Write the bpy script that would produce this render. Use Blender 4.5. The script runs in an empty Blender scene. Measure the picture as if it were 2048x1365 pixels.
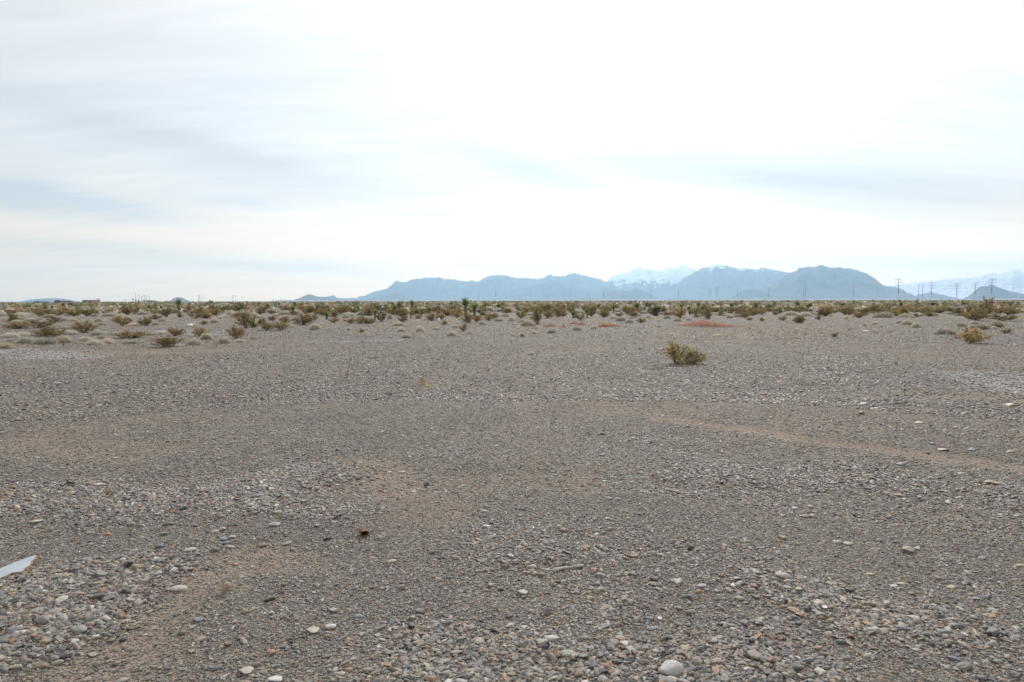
import bpy, math, random
import numpy as np
from mathutils import Vector, Matrix, Euler
R = math.radians
sc = bpy.context.scene
COL = sc.collection
rng = np.random.default_rng(7)
random.seed(7)
F = 1365.0; W, H = 2048.0, 1365.0; EYE = 1.6

# ------------------------------------------------------------------ camera
cd = bpy.data.cameras.new("camera"); cam = bpy.data.objects.new("camera", cd); COL.objects.link(cam)
cd.lens = 24; cd.sensor_width = 36; cd.clip_start = .05; cd.clip_end = 80000
ROLL = R(-0.13)
cam_rot = (Matrix.Rotation(R(90 - 3.39), 3, 'X') @ Matrix.Rotation(ROLL, 3, 'Z'))
cam.matrix_world = Matrix.Translation((0, 0, EYE)) @ cam_rot.to_4x4()
sc.camera = cam
CR = np.array(cam_rot)

# ------------------------------------------------------------------ noise
def _h(ix, iy, s):
    n = (ix.astype(np.int64) * 374761393 + iy.astype(np.int64) * 668265263 + s * 1442695041) & 0xffffffff
    n = ((n ^ (n >> 13)) * 1274126177) & 0xffffffff
    return ((n ^ (n >> 16)) & 0xffff) / 65535.0
def vnoise(x, y, s=0):
    x = np.asarray(x, float); y = np.asarray(y, float)
    ix = np.floor(x); iy = np.floor(y); fx = x - ix; fy = y - iy
    fx = fx * fx * (3 - 2 * fx); fy = fy * fy * (3 - 2 * fy)
    a = _h(ix, iy, s); b = _h(ix + 1, iy, s); c = _h(ix, iy + 1, s); d = _h(ix + 1, iy + 1, s)
    return (a * (1 - fx) + b * fx) * (1 - fy) + (c * (1 - fx) + d * fx) * fy
def fbm(x, y, s=0, o=4):
    v = 0; a = .5; t = 0
    for i in range(o):
        v = v + a * vnoise(np.asarray(x) * 2 ** i + 13.7 * i, np.asarray(y) * 2 ** i + 7.1 * i, s + i); t += a; a *= .5
    return v / t

# ------------------------------------------------------------------ layout helpers
def ray(px, py):
    v = CR @ np.array([(px - W / 2) / F, -(py - H / 2) / F, -1.0])
    return v
def flat(px, py, z=0.0):
    v = ray(px, py); t = (z - EYE) / v[2]
    return v[0] * t, v[1] * t
def azel(px, py):
    v = ray(px, py); v = v / np.linalg.norm(v)
    return math.atan2(v[0], v[1]), math.asin(v[2])
def seg_d(x, y, pts):
    """distance to a polyline of world points"""
    best = np.full(np.shape(x), 1e9)
    for (ax, ay), (bx, by) in zip(pts[:-1], pts[1:]):
        dx, dy = bx - ax, by - ay
        t = np.clip(((x - ax) * dx + (y - ay) * dy) / (dx * dx + dy * dy + 1e-9), 0, 1)
        best = np.minimum(best, np.hypot(x - ax - t * dx, y - ay - t * dy))
    return best
SAND = [([(1330, 842), (1500, 868), (1700, 897), (1880, 918), (2120, 950)], .19, 1.0),
        ([(1010, 778), (1180, 800), (1330, 842)], .3, .4),
        ([(1650, 795), (1850, 782), (2048, 800)], .3, .5),
        ([(1850, 800), (2000, 795), (2100, 812)], .25, .9),
        ([(740, 935), (770, 980), (850, 1035)], .38, 1.0),
        ([(560, 1120), (450, 1150), (340, 1210), (260, 1290), (190, 1370)], .22, .95),
        ([(850, 990), (1000, 960), (1130, 970)], .3, .7),
        ([(150, 703), (350, 704), (600, 696)], .6, .75),
        ([(1000, 1160), (1060, 1170)], .2, .6),
        ([(1200, 700), (1000, 716)], .5, .3),
        ([(60, 880), (260, 905)], .5, .45)]
COARSE = [([(-50, 1010), (250, 1000), (450, 985), (640, 950)], .42, 1.0),
          ([(420, 1010), (560, 1020), (680, 1040)], .22, .6),
          ([(-40, 1200), (60, 1180), (230, 1160)], .26, 1.0),
          ([(-60, 1330), (60, 1300), (170, 1210)], .28, 1.0),
          ([(1430, 950), (1700, 960), (2080, 1000)], .4, .55),
          ([(1650, 850), (1850, 860), (2080, 880)], .5, .5),
          ([(1560, 1180), (1750, 1230), (1850, 1250)], .25, .6),
          ([(900, 1330), (1200, 1350), (1500, 1330)], .3, .5)]
SANDW = [([flat(*p) for p in P], w, a) for P, w, a in SAND]
COARSEW = [([flat(*p) for p in P], w, a) for P, w, a in COARSE]
def mask(x, y, L, s):
    x = np.asarray(x, float); y = np.asarray(y, float)
    jx = (fbm(x * 1.7, y * 1.7, s, 6) - .5) * 1.1; jy = (fbm(x * 1.7, y * 1.7, s + 9, 6) - .5) * 1.1
    m = np.zeros(x.shape)
    for P, w, a in L:
        d = seg_d(x + jx * min(1, w * 1.5), y + jy * min(1, w * 1.5), P)
        m = np.maximum(m, a * np.clip(1.6 - d / w, 0, 1))
    return m
def sand(x, y):
    n = fbm(np.asarray(x) * .35, np.asarray(y) * .35, 50)
    return np.clip(np.maximum(mask(x, y, SANDW, 20) * .98, np.clip((n - .56) * 5, 0, .2)), 0, 1)
def coarse(x, y):
    n = fbm(np.asarray(x) * .45 + 9, np.asarray(y) * .45, 60)
    return np.clip(np.maximum(mask(x, y, COARSEW, 30), np.clip((n - .56) * 4, 0, .7)), 0, 1)
PALEW = [([flat(*p) for p in P], w, a) for P, w, a in [([(1960, 752), (2020, 765), (2080, 785)], .7, .9), ([(-20, 700), (60, 705), (140, 712)], .8, .8), ([(210, 664), (330, 660), (420, 668)], .9, .7), ([(640, 684), (800, 680)], .5, .5), ([(60, 640), (300, 640)], 1.5, .4)]]
def hgt(x, y):
    x = np.asarray(x, float); y = np.asarray(y, float)
    d = np.hypot(x, y)
    far = np.clip(1 - (d - 60) / 200, 0, 1)
    h = (fbm(x * .8, y * .8, 3) - .5) * .07 + (fbm(x * .16, y * .16, 5, 3) - .5) * .22 * np.clip(d / 12, 0, 1)
    near = np.clip(1 - (d - 3) / 25, 0, 1)
    h = h + near * (.02 * mask(x, y, COARSEW, 30) - .02 * mask(x, y, SANDW, 20))
    return h * far
def ground(px, py):
    z = 0.0
    for _ in range(6):
        x, y = flat(px, py, z); z = float(hgt(x, y))
    return x, y, z
def project(x, y, z):
    v = CR.T @ np.array([x, y, z - EYE])
    return W / 2 + F * v[0] / -v[2], H / 2 - F * v[1] / -v[2]

# ------------------------------------------------------------------ object helpers
def tag(o, label=None, cat=None, group=None, kind=None):
    if label: o['label'] = label
    if cat: o['category'] = cat
    if group: o['group'] = group
    if kind: o['kind'] = kind
    return o
def empty(name, loc=(0, 0, 0), rz=0):
    o = bpy.data.objects.new(name, None); COL.objects.link(o); o.location = loc; o.rotation_euler = (0, 0, rz)
    o.empty_display_size = .1
    return o
def mesh_np(name, V, Fs, mats, mi=None, cols=None, smooth=False):
    """V (n,3); Fs (m,k) k = 3 or 4 (or a list of such arrays)"""
    if not isinstance(Fs, list): Fs = [Fs]
    me = bpy.data.meshes.new(name)
    V = np.asarray(V, np.float32); me.vertices.add(len(V)); me.vertices.foreach_set('co', V.ravel())
    idx = np.concatenate([f.ravel() for f in Fs]).astype(np.int32)
    tot = np.concatenate([np.full(len(f), f.shape[1]) for f in Fs]).astype(np.int32)
    me.loops.add(len(idx)); me.loops.foreach_set('vertex_index', idx)
    me.polygons.add(len(tot))
    st = np.concatenate([[0], np.cumsum(tot)[:-1]]).astype(np.int32)
    me.polygons.foreach_set('loop_start', st); me.polygons.foreach_set('loop_total', tot)
    if mi is not None: me.polygons.foreach_set('material_index', np.asarray(mi, np.int32))
    if smooth: me.polygons.foreach_set('use_smooth', np.ones(len(tot), bool))
    for m in (mats if isinstance(mats, (list, tuple)) else [mats]): me.materials.append(m)
    if cols is not None:
        a = me.attributes.new('tint', 'FLOAT_COLOR', 'FACE')
        c = np.ones((len(tot), 4), np.float32); c[:, :3] = cols; a.data.foreach_set('color', c.ravel())
    me.update(calc_edges=True); me.validate()
    return me
def link(name, me, parent=None, loc=(0, 0, 0), rot=(0, 0, 0), scale=(1, 1, 1)):
    o = bpy.data.objects.new(name, me); COL.objects.link(o)
    o.location = loc; o.rotation_euler = rot; o.scale = scale
    if parent is not None: o.parent = parent
    return o
class MB:
    """collects quads and tris into one mesh"""
    def __init__(s): s.V = []; s.F = []; s.M = []; s.n = 0
    def add(s, V, Fc, m=0):
        for f in Fc: s.F.append([i + s.n for i in f]); s.M.append(m)
        s.V.extend([tuple(v) for v in V]); s.n += len(V)
    def box(s, x0, x1, y0, y1, z0, z1, m=0):
        s.add([(x0, y0, z0), (x1, y0, z0), (x1, y1, z0), (x0, y1, z0), (x0, y0, z1), (x1, y0, z1), (x1, y1, z1), (x0, y1, z1)],
              [(0, 3, 2, 1), (4, 5, 6, 7), (0, 1, 5, 4), (1, 2, 6, 5), (2, 3, 7, 6), (3, 0, 4, 7)], m)
    def tube(s, pts, r, n=6, m=0, caps=True):
        pts = [Vector(p) for p in pts]; rr = r if isinstance(r, (list, tuple)) else [r] * len(pts)
        V = []
        for i, p in enumerate(pts):
            d = (pts[min(i + 1, len(pts) - 1)] - pts[max(i - 1, 0)]).normalized()
            u = d.cross(Vector((0, 0, 1)) if abs(d.z) < .9 else Vector((1, 0, 0))).normalized(); v = d.cross(u)
            for k in range(n):
                a = 2 * math.pi * k / n; V.append(p + (u * math.cos(a) + v * math.sin(a)) * rr[i])
        Fc = [(i * n + k, i * n + (k + 1) % n, (i + 1) * n + (k + 1) % n, (i + 1) * n + k) for i in range(len(pts) - 1) for k in range(n)]
        if caps: Fc += [tuple(range(n))[::-1], tuple((len(pts) - 1) * n + k for k in range(n))]
        s.add(V, Fc, m)
    def mesh(s, name, mats, smooth=False):
        me = bpy.data.meshes.new(name); me.from_pydata(s.V, [], s.F)
        for m in (mats if isinstance(mats, (list, tuple)) else [mats]): me.materials.append(m)
        me.polygons.foreach_set('material_index', s.M)
        if smooth: me.polygons.foreach_set('use_smooth', [True] * len(s.F))
        me.update(); return me

# ------------------------------------------------------------------ materials
def mat(name):
    m = bpy.data.materials.new(name); m.use_nodes = True
    nt = m.node_tree; nt.nodes.clear()
    return m, nt, nt.nodes, nt.links
def nd(N, t, **k):
    n = N.new(t)
    for a, b in k.items():
        if a == 'inp':
            for i, v in b.items(): n.inputs[i].default_value = v
        else: setattr(n, a, b)
    return n
def ramp(N, stops, mode='LINEAR'):
    r = N.new('ShaderNodeValToRGB'); r.color_ramp.interpolation = mode; e = r.color_ramp.elements
    while len(e) > 1: e.remove(e[-1])
    e[0].position = stops[0][0]; e[0].color = (*stops[0][1], 1)
    for p, c in stops[1:]:
        q = e.new(p); q.color = (*c, 1)
    return r
def simple(name, c, rough=.8, noise=.0, nscale=5, metal=0, bump=0):
    m, nt, N, L = mat(name); o = nd(N, 'ShaderNodeOutputMaterial'); b = nd(N, 'ShaderNodeBsdfPrincipled')
    b.inputs['Roughness'].default_value = rough; b.inputs['Metallic'].default_value = metal
    tc = nd(N, 'ShaderNodeTexCoord'); no = nd(N, 'ShaderNodeTexNoise', inp={'Scale': nscale, 'Detail': 6.0})
    L.new(tc.outputs['Object'], no.inputs['Vector'])
    k = noise
    r = ramp(N, [(.25, tuple(v * (1 - k) for v in c)), (.75, tuple(min(1, v * (1 + k)) for v in c))])
    L.new(no.outputs['Fac'], r.inputs['Fac']); L.new(r.outputs['Color'], b.inputs['Base Color'])
    if bump:
        bp = nd(N, 'ShaderNodeBump', inp={'Strength': .6, 'Distance': bump}); L.new(no.outputs['Fac'], bp.inputs['Height']); L.new(bp.outputs['Normal'], b.inputs['Normal'])
    L.new(b.outputs[0], o.inputs[0]); return m

# stones : colours that real mixed desert gravel has
PEB0 = [(0, (.085, .085, .09)), (.05, (.15, .15, .155)), (.15, (.23, .225, .22)), (.27, (.31, .275, .24)), (.38, (.245, .23, .21)), (.48, (.34, .315, .28)),
       (.58, (.29, .215, .16)), (.66, (.37, .35, .32)), (.74, (.21, .21, .22)), (.82, (.36, .25, .175)), (.88, (.43, .38, .31)), (.935, (.26, .15, .10)), (.955, (.56, .53, .49)), (.985, (.68, .66, .63))]
PEB = [(p, tuple(v * .83 * k for v, k in zip(c, (1.01, .985, .955)))) for p, c in PEB0]
def stone_mat(name, per_obj):
    m, nt, N, L = mat(name); o = nd(N, 'ShaderNodeOutputMaterial'); b = nd(N, 'ShaderNodeBsdfPrincipled', inp={'Roughness': .48})
    oi = nd(N, 'ShaderNodeObjectInfo'); tc = nd(N, 'ShaderNodeTexCoord')
    no = nd(N, 'ShaderNodeTexNoise', inp={'Scale': 2.2, 'Detail': 7.0, 'Roughness': .65}); no.noise_dimensions = '4D'
    L.new(tc.outputs['Object'], no.inputs['Vector'])
    mu = nd(N, 'ShaderNodeMath', operation='MULTIPLY', inp={1: 37.0}); L.new(oi.outputs['Random'], mu.inputs[0]); L.new(mu.outputs[0], no.inputs['W'])
    mx = nd(N, 'ShaderNodeMix', data_type='RGBA', blend_type='MULTIPLY', inp={'Factor': 1.0})
    rv = ramp(N, [(.3, (.72, .70, .68)), (.52, (1, 1, 1)), (.72, (1.12, 1.1, 1.08))])
    L.new(no.outputs['Fac'], rv.inputs['Fac'])
    if per_obj: L.new(oi.outputs['Color'], mx.inputs['A'])
    else:
        rp = ramp(N, PEB, 'CONSTANT'); L.new(oi.outputs['Random'], rp.inputs['Fac']); L.new(rp.outputs['Color'], mx.inputs['A'])
    L.new(rv.outputs['Color'], mx.inputs['B']); L.new(mx.outputs['Result'], b.inputs['Base Color'])
    bp = nd(N, 'ShaderNodeBump', inp={'Strength': .5, 'Distance': .03}); L.new(no.outputs['Fac'], bp.inputs['Height']); L.new(bp.outputs['Normal'], b.inputs['Normal'])
    L.new(b.outputs[0], o.inputs[0]); return m
M_STONE = stone_mat('stone', True); M_PEB = stone_mat('gravel_stone', False)

def ground_mat():
    m, nt, N, L = mat('desert_ground'); o = nd(N, 'ShaderNodeOutputMaterial'); b = nd(N, 'ShaderNodeBsdfPrincipled', inp={'Roughness': .9})
    b.inputs['Specular IOR Level'].default_value = .25
    g = nd(N, 'ShaderNodeNewGeometry'); at = nd(N, 'ShaderNodeAttribute', attribute_name='sand')
    P = g.outputs['Position']
    v1 = nd(N, 'ShaderNodeTexVoronoi', inp={'Scale': 95.0}); v2 = nd(N, 'ShaderNodeTexVoronoi', inp={'Scale': 38.0}); v3 = nd(N, 'ShaderNodeTexVoronoi', inp={'Scale': 9.0})
    n1 = nd(N, 'ShaderNodeTexNoise', inp={'Scale': .9, 'Detail': 8.0, 'Roughness': .6}); n2 = nd(N, 'ShaderNodeTexNoise', inp={'Scale': .12, 'Detail': 5.0}); n3 = nd(N, 'ShaderNodeTexNoise', inp={'Scale': 160.0, 'Detail': 4.0})
    n4 = nd(N, 'ShaderNodeTexNoise', inp={'Scale': 7.0, 'Detail': 9.0, 'Roughness': .75})
    for n in (v1, v2, v3, n1, n2, n3, n4): L.new(P, n.inputs['Vector'])
    def cell(v, stops):
        s = nd(N, 'ShaderNodeSeparateColor'); L.new(v.outputs['Color'], s.inputs[0]); r = ramp(N, stops, 'CONSTANT'); L.new(s.outputs[0], r.inputs['Fac']); return r.outputs['Color']
    def mix(a, bb, f, mode='MIX'):
        x = nd(N, 'ShaderNodeMix', data_type='RGBA', blend_type=mode)
        for s, i in ((a, 'A'), (bb, 'B')):
            if isinstance(s, tuple): x.inputs[i].default_value = (*s, 1)
            else: L.new(s, x.inputs[i])
        if isinstance(f, float): x.inputs['Factor'].default_value = f
        else: L.new(f, x.inputs['Factor'])
        return x.outputs['Result']
    c1 = cell(v1, PEB); c2 = cell(v2, PEB); c3 = cell(v3, PEB)
    grav = mix(c1, c2, .5); 
    r4 = ramp(N, [(.32, (.5, .5, .52)), (.5, (.9, .89, .88)), (.68, (1.35, 1.32, 1.27))]); L.new(n4.outputs['Fac'], r4.inputs['Fac'])
    grav = mix(grav, r4.outputs['Color'], 1.0, 'MULTIPLY')
    grav = mix(grav, c3, .12)
    rs = ramp(N, [(.3, (.25, .193, .148)), (.7, (.34, .27, .212))]); L.new(n3.outputs['Fac'], rs.inputs['Fac'])
    sandc = mix(rs.outputs['Color'], c1, .3)
    base = mix(grav, sandc, at.outputs['Fac'])
    # broad tint drift
    rb = ramp(N, [(.35, (.94, .96, 1.0)), (.65, (1.04, 1.01, .98))]); L.new(n2.outputs['Fac'], rb.inputs['Fac'])
    base = mix(base, rb.outputs['Color'], 1.0, 'MULTIPLY')
    rc = ramp(N, [(.35, (.88, .88, .88)), (.6, (1.08, 1.07, 1.05))]); L.new(n1.outputs['Fac'], rc.inputs['Fac'])
    base = mix(base, rc.outputs['Color'], 1.0, 'MULTIPLY')
    ap = nd(N, 'ShaderNodeAttribute', attribute_name='pale'); pf = nd(N, 'ShaderNodeMath', operation='MULTIPLY'); L.new(ap.outputs['Fac'], pf.inputs[0]); L.new(n4.outputs['Fac'], pf.inputs[1])
    base = mix(base, (.46, .47, .49), pf.outputs[0])
    L.new(base, b.inputs['Base Color'])
    def inv(s, k):
        q = nd(N, 'ShaderNodeMath', operation='MULTIPLY', inp={1: -k}); L.new(s, q.inputs[0]); return q.outputs[0]
    ad = nd(N, 'ShaderNodeMath', operation='ADD'); L.new(inv(v1.outputs['Distance'], .5), ad.inputs[0]); L.new(inv(v2.outputs['Distance'], 1.0), ad.inputs[1])
    a2 = nd(N, 'ShaderNodeMath', operation='ADD'); L.new(ad.outputs[0], a2.inputs[0]); L.new(n4.outputs['Fac'], a2.inputs[1])
    bp = nd(N, 'ShaderNodeBump', inp={'Strength': 1.0, 'Distance': .02}); L.new(a2.outputs[0], bp.inputs['Height']); L.new(bp.outputs['Normal'], b.inputs['Normal'])
    L.new(b.outputs[0], o.inputs[0]); return m

def leaf_mat(name, trans=.35, rough=.7):
    """foliage: colour from the mesh attribute, varied per object"""
    m, nt, N, L = mat(name); o = nd(N, 'ShaderNodeOutputMaterial'); at = nd(N, 'ShaderNodeAttribute', attribute_name='tint')
    oi = nd(N, 'ShaderNodeObjectInfo'); hs = nd(N, 'ShaderNodeHueSaturation')
    mr = nd(N, 'ShaderNodeMapRange', inp={'To Min': .82, 'To Max': 1.2}); L.new(oi.outputs['Random'], mr.inputs['Value']); L.new(mr.outputs[0], hs.inputs['Value'])
    L.new(at.outputs['Color'], hs.inputs['Color'])
    d = nd(N, 'ShaderNodeBsdfDiffuse', inp={'Roughness': rough}); t = nd(N, 'ShaderNodeBsdfTranslucent'); mx = nd(N, 'ShaderNodeMixShader', inp={0: trans})
    L.new(hs.outputs[0], d.inputs['Color']); L.new(hs.outputs[0], t.inputs['Color']); L.new(d.outputs[0], mx.inputs[1]); L.new(t.outputs[0], mx.inputs[2]); L.new(mx.outputs[0], o.inputs[0])
    return m
M_LEAF = leaf_mat('foliage', .45); M_DRY = leaf_mat('dry_twigs', .5)
M_STEM = simple('bush_stem', (.16, .12, .09), .9, .3, 30)
M_BARK = simple('shaggy_bark', (.15, .13, .11), .95, .35, 25, bump=.02)
M_STEEL = simple('galvanised_steel', (.42, .44, .46), .55, .08, .3)
M_DARKST = simple('dark_steel', (.2, .21, .23), .6, .1, .3)
M_WHITE = simple('white_plastic', (.8, .8, .8), .5, .06, 6)
M_WOODG = simple('grey_weathered_wood', (.46, .43, .385), .85, .25, 40, bump=.01)
M_TAN = simple('torn_fibreboard', (.38, .26, .15), .9, .3, 60, bump=.004)
M_PAINT = simple('shaded_white_paint', (.31, .345, .39), .5, .22, 9)  # white paint with the board's bluish shade put into the base colour
M_RUST = simple('rusty_metal', (.15, .085, .055), .85, .5, 40, bump=.004)
M_WIRE = simple('rusty_wire', (.03, .022, .018), .6, .3, 50)
M_BRICK = simple('orange_brick', (.55, .20, .09), .85, .15, 30, bump=.004)
M_BLACK = simple('black_rubber', (.03, .03, .032), .6, .2, 20)
M_RED = simple('red_plastic', (.4, .05, .05), .5, .1, 10)

# ------------------------------------------------------------------ world and sun
SUN_AZ, SUN_EL = R(12), R(37)
sd = Vector((math.sin(SUN_AZ) * math.cos(SUN_EL), math.cos(SUN_AZ) * math.cos(SUN_EL), math.sin(SUN_EL)))
sl = bpy.data.lights.new('sun', 'SUN'); sl.energy = 3.0; sl.angle = R(2.5); sl.color = (1, .95, .88)
so = bpy.data.objects.new('sun', sl); COL.objects.link(so); so.rotation_euler = (-sd).to_track_quat('-Z', 'Y').to_euler()
w = bpy.data.worlds.new("World"); sc.world = w; w.use_nodes = True
N = w.node_tree.nodes; L = w.node_tree.links; N.clear()
wo = nd(N, 'ShaderNodeOutputWorld'); sky = nd(N, 'ShaderNodeTexSky', sky_type='NISHITA'); sky.sun_disc = False
sky.sun_elevation = SUN_EL; sky.sun_rotation = SUN_AZ; sky.air_density = 1.0; sky.dust_density = 1.5
bg = nd(N, 'ShaderNodeBackground', inp={'Strength': .1}); L.new(sky.outputs[0], bg.inputs['Color'])
tc = nd(N, 'ShaderNodeTexCoord'); sep = nd(N, 'ShaderNodeSeparateXYZ'); L.new(tc.outputs['Generated'], sep.inputs[0])
def mth(op, a, b=None, c=None, clamp=False):
    n = nd(N, 'ShaderNodeMath', operation=op, use_clamp=clamp)
    for i, v in enumerate((a, b, c)):
        if v is None: continue
        if isinstance(v, (int, float)): n.inputs[i].default_value = v
        else: L.new(v, n.inputs[i])
    return n.outputs[0]
az = mth('ARCTAN2', sep.outputs[0], sep.outputs[1]); el = mth('ARCSINE', sep.outputs[2])
# cirrus sheet: plane-projected, stretched noise
elc = mth('MAXIMUM', sep.outputs[2], .0)
den = mth('ADD', elc, .16)
cx = mth('DIVIDE', sep.outputs[0], den); cy = mth('DIVIDE', sep.outputs[1], den)
cb = nd(N, 'ShaderNodeCombineXYZ'); L.new(cx, cb.inputs[0]); L.new(cy, cb.inputs[1])
mp = nd(N, 'ShaderNodeMapping'); mp.inputs['Rotation'].default_value = (0, 0, R(28)); mp.inputs['Scale'].default_value = (.55, 1.5, 1); L.new(cb.outputs[0], mp.inputs[0])
ns = nd(N, 'ShaderNodeTexNoise', inp={'Scale': 1.5, 'Detail': 9.0, 'Roughness': .6, 'Distortion': .9}); L.new(mp.outputs[0], ns.inputs[0])
mp2 = nd(N, 'ShaderNodeMapping'); mp2.inputs['Rotation'].default_value = (0, 0, R(15)); mp2.inputs['Scale'].default_value = (.7, 3.2, 1); L.new(cb.outputs[0], mp2.inputs[0])
ns2 = nd(N, 'ShaderNodeTexNoise', inp={'Scale': 2.3, 'Detail': 9.0, 'Roughness': .62, 'Distortion': .5}); L.new(mp2.outputs[0], ns2.inputs[0])
# thin places in the sheet: (px, py, half width, half height, slope deg (+ = falls to the right), amount)
def blob(px, py, wx, wy, deg, amt):
    a0, e0 = azel(px, py); sx, sy = wx / F, wy / F; c, s = math.cos(R(deg)), math.sin(R(deg))
    da = mth('SUBTRACT', az, a0); de = mth('SUBTRACT', el, e0)
    u = mth('DIVIDE', mth('SUBTRACT', mth('MULTIPLY', da, c), mth('MULTIPLY', de, s)), sx)
    v = mth('DIVIDE', mth('ADD', mth('MULTIPLY', da, s), mth('MULTIPLY', de, c)), sy)
    q = mth('ADD', mth('MULTIPLY', u, u), mth('MULTIPLY', v, v))
    return mth('MULTIPLY', mth('EXPONENT', mth('MULTIPLY', q, -1.0)), amt)
def total(L_):
    t = None
    for b_ in L_:
        x = blob(*b_); t = x if t is None else mth('ADD', t, x)
    return t
GREY = [(330, 285, 330, 34, 13, .55), (60, 225, 220, 60, 5, .15), (1075, 345, 130, 22, 14, 1.1), (1500, 345, 260, 30, 8, 1.2), (1880, 400, 300, 50, 8, 1.1), (520, 320, 120, 14, 12, .35),
        (200, 100, 500, 90, 0, .15), (1250, 330, 120, 25, 10, .3), (1350, 455, 200, 20, 4, .25)]
BLUE = [(110, 400, 230, 26, 6, 1.0), (30, 395, 110, 40, 4, .5), (470, 402, 90, 12, 2, .7), (120, 490, 260, 22, 2, .7), (560, 535, 220, 10, 3, .5), (1720, 520, 260, 14, 3, .45), (1480, 465, 120, 10, 2, .3), (930, 520, 200, 14, 8, .25)]
gr = mth('MULTIPLY', total(GREY), mth('MULTIPLY_ADD', ns.outputs['Fac'], 1.9, .05))
bl = mth('MULTIPLY', total(BLUE), mth('MULTIPLY_ADD', ns2.outputs['Fac'], 2.6, -.4), clamp=True)
# angle from sun
dt = nd(N, 'ShaderNodeVectorMath', operation='DOT_PRODUCT'); dt.inputs[1].default_value = sd; L.new(tc.outputs['Generated'], dt.inputs[0])
ang = mth('ARCCOSINE', dt.outputs['Value'])
glow = mth('EXPONENT', mth('MULTIPLY', mth('POWER', mth('DIVIDE', ang, R(26)), 2.0), -1.0))
# thick / thin brightness of the sheet
thick = mth('SUBTRACT', mth('ADD', mth('MULTIPLY', mth('SUBTRACT', ns.outputs['Fac'], .5), .34), .0), mth('MULTIPLY', gr, .22))
thick = mth('ADD', thick, mth('MULTIPLY', mth('SUBTRACT', ns2.outputs['Fac'], .5), .24))
lum = mth('ADD', mth('MULTIPLY', thick, mth('SUBTRACT', 1.0, mth('MULTIPLY', glow, .3))), mth('MINIMUM', mth('ADD', .90, mth('MULTIPLY', glow, .52)), 1.16))
tr = nd(N, 'ShaderNodeMix', data_type='RGBA'); tr.inputs['A'].default_value = (.985, .995, 1.01, 1); tr.inputs['B'].default_value = (1.03, 1.0, .97, 1)
L.new(mth('MULTIPLY_ADD', mth('ADD', thick, .0), 4.0, .75, clamp=True), tr.inputs['Factor'])
# low warm haze band near the horizon
hz = mth('EXPONENT', mth('MULTIPLY', mth('POWER', mth('DIVIDE', mth('ABSOLUTE', el), R(5.5)), 2.0), -1.0))
tr2 = nd(N, 'ShaderNodeMix', data_type='RGBA'); tr2.inputs['B'].default_value = (2.75, 1.8, .86, 1); L.new(mth('MULTIPLY', hz, .95), tr2.inputs['Factor']); L.new(tr.outputs['Result'], tr2.inputs['A'])
bc = nd(N, 'ShaderNodeBackground'); L.new(tr2.outputs['Result'], bc.inputs['Color']); L.new(lum, bc.inputs['Strength'])
# contrails: short bright streaks
def trail(p0, p1, wpx, amt):
    (a0, e0), (a1, e1) = azel(*p0), azel(*p1); mx_, my_ = (p0[0] + p1[0]) / 2, (p0[1] + p1[1]) / 2
    return blob(mx_, my_, math.hypot(p1[0] - p0[0], p1[1] - p0[1]) / 2, wpx, math.degrees(math.atan2(p1[1] - p0[1], p1[0] - p0[0])), amt)
ct = mth('ADD', trail((865, 522), (975, 556), 3.2, .8), mth('ADD', trail((810, 520), (900, 548), 3, .55), trail((740, 505), (830, 535), 4, .3)))
fac = mth('SUBTRACT', mth('ADD', mth('SUBTRACT', .93, mth('MULTIPLY', bl, .62)), ct), 0.0, clamp=True)
ms = nd(N, 'ShaderNodeMixShader'); L.new(fac, ms.inputs[0]); L.new(bg.outputs[0], ms.inputs[1]); L.new(bc.outputs[0], ms.inputs[2]); L.new(ms.outputs[0], wo.inputs[0])

# ------------------------------------------------------------------ ground sheet
def build_ground():
    rs = [0.4]
    while rs[-1] < 12700: rs.append(rs[-1] + max(.035, rs[-1] * .0125) * (1 if rs[-1] < 150 else 3))
    rs = np.array(rs); A = np.concatenate([np.linspace(-50, 50, 420), np.linspace(50, 310, 90)[1:-1]]) * math.pi / 180
    RR, AA = np.meshgrid(rs, A, indexing='ij'); X = RR * np.sin(AA); Y = RR * np.cos(AA)
    Z = hgt(X, Y); n, m = X.shape
    V = np.stack([X.ravel(), Y.ravel(), Z.ravel()], 1); V = np.vstack([V, [[0, 0, 0]]])
    i, j = np.meshgrid(np.arange(n - 1), np.arange(m), indexing='ij'); j2 = (j + 1) % m
    Q = np.stack([(i * m + j).ravel(), (i * m + j2).ravel(), ((i + 1) * m + j2).ravel(), ((i + 1) * m + j).ravel()], 1)[:, ::-1]
    k = np.arange(m); T = np.stack([k, (k + 1) % m, np.full(m, n * m)], 1)
    me = mesh_np('ground', V, [Q, T], ground_mat(), smooth=True)
    a = me.attributes.new('sand', 'FLOAT', 'POINT'); s = sand(V[:, 0], V[:, 1]); s = s * np.clip(1.15 - np.hypot(V[:, 0], V[:, 1]) / 120, .35, 1)
    a.data.foreach_set('value', s.astype(np.float32))
    a = me.attributes.new('pale', 'FLOAT', 'POINT'); a.data.foreach_set('value', np.clip(mask(V[:, 0], V[:, 1], PALEW, 90), 0, 1).astype(np.float32))
    o = link('ground', me); tag(o, 'wide flat desert floor of grey gravel and tan sand', None, None, 'structure')
build_ground()

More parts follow.
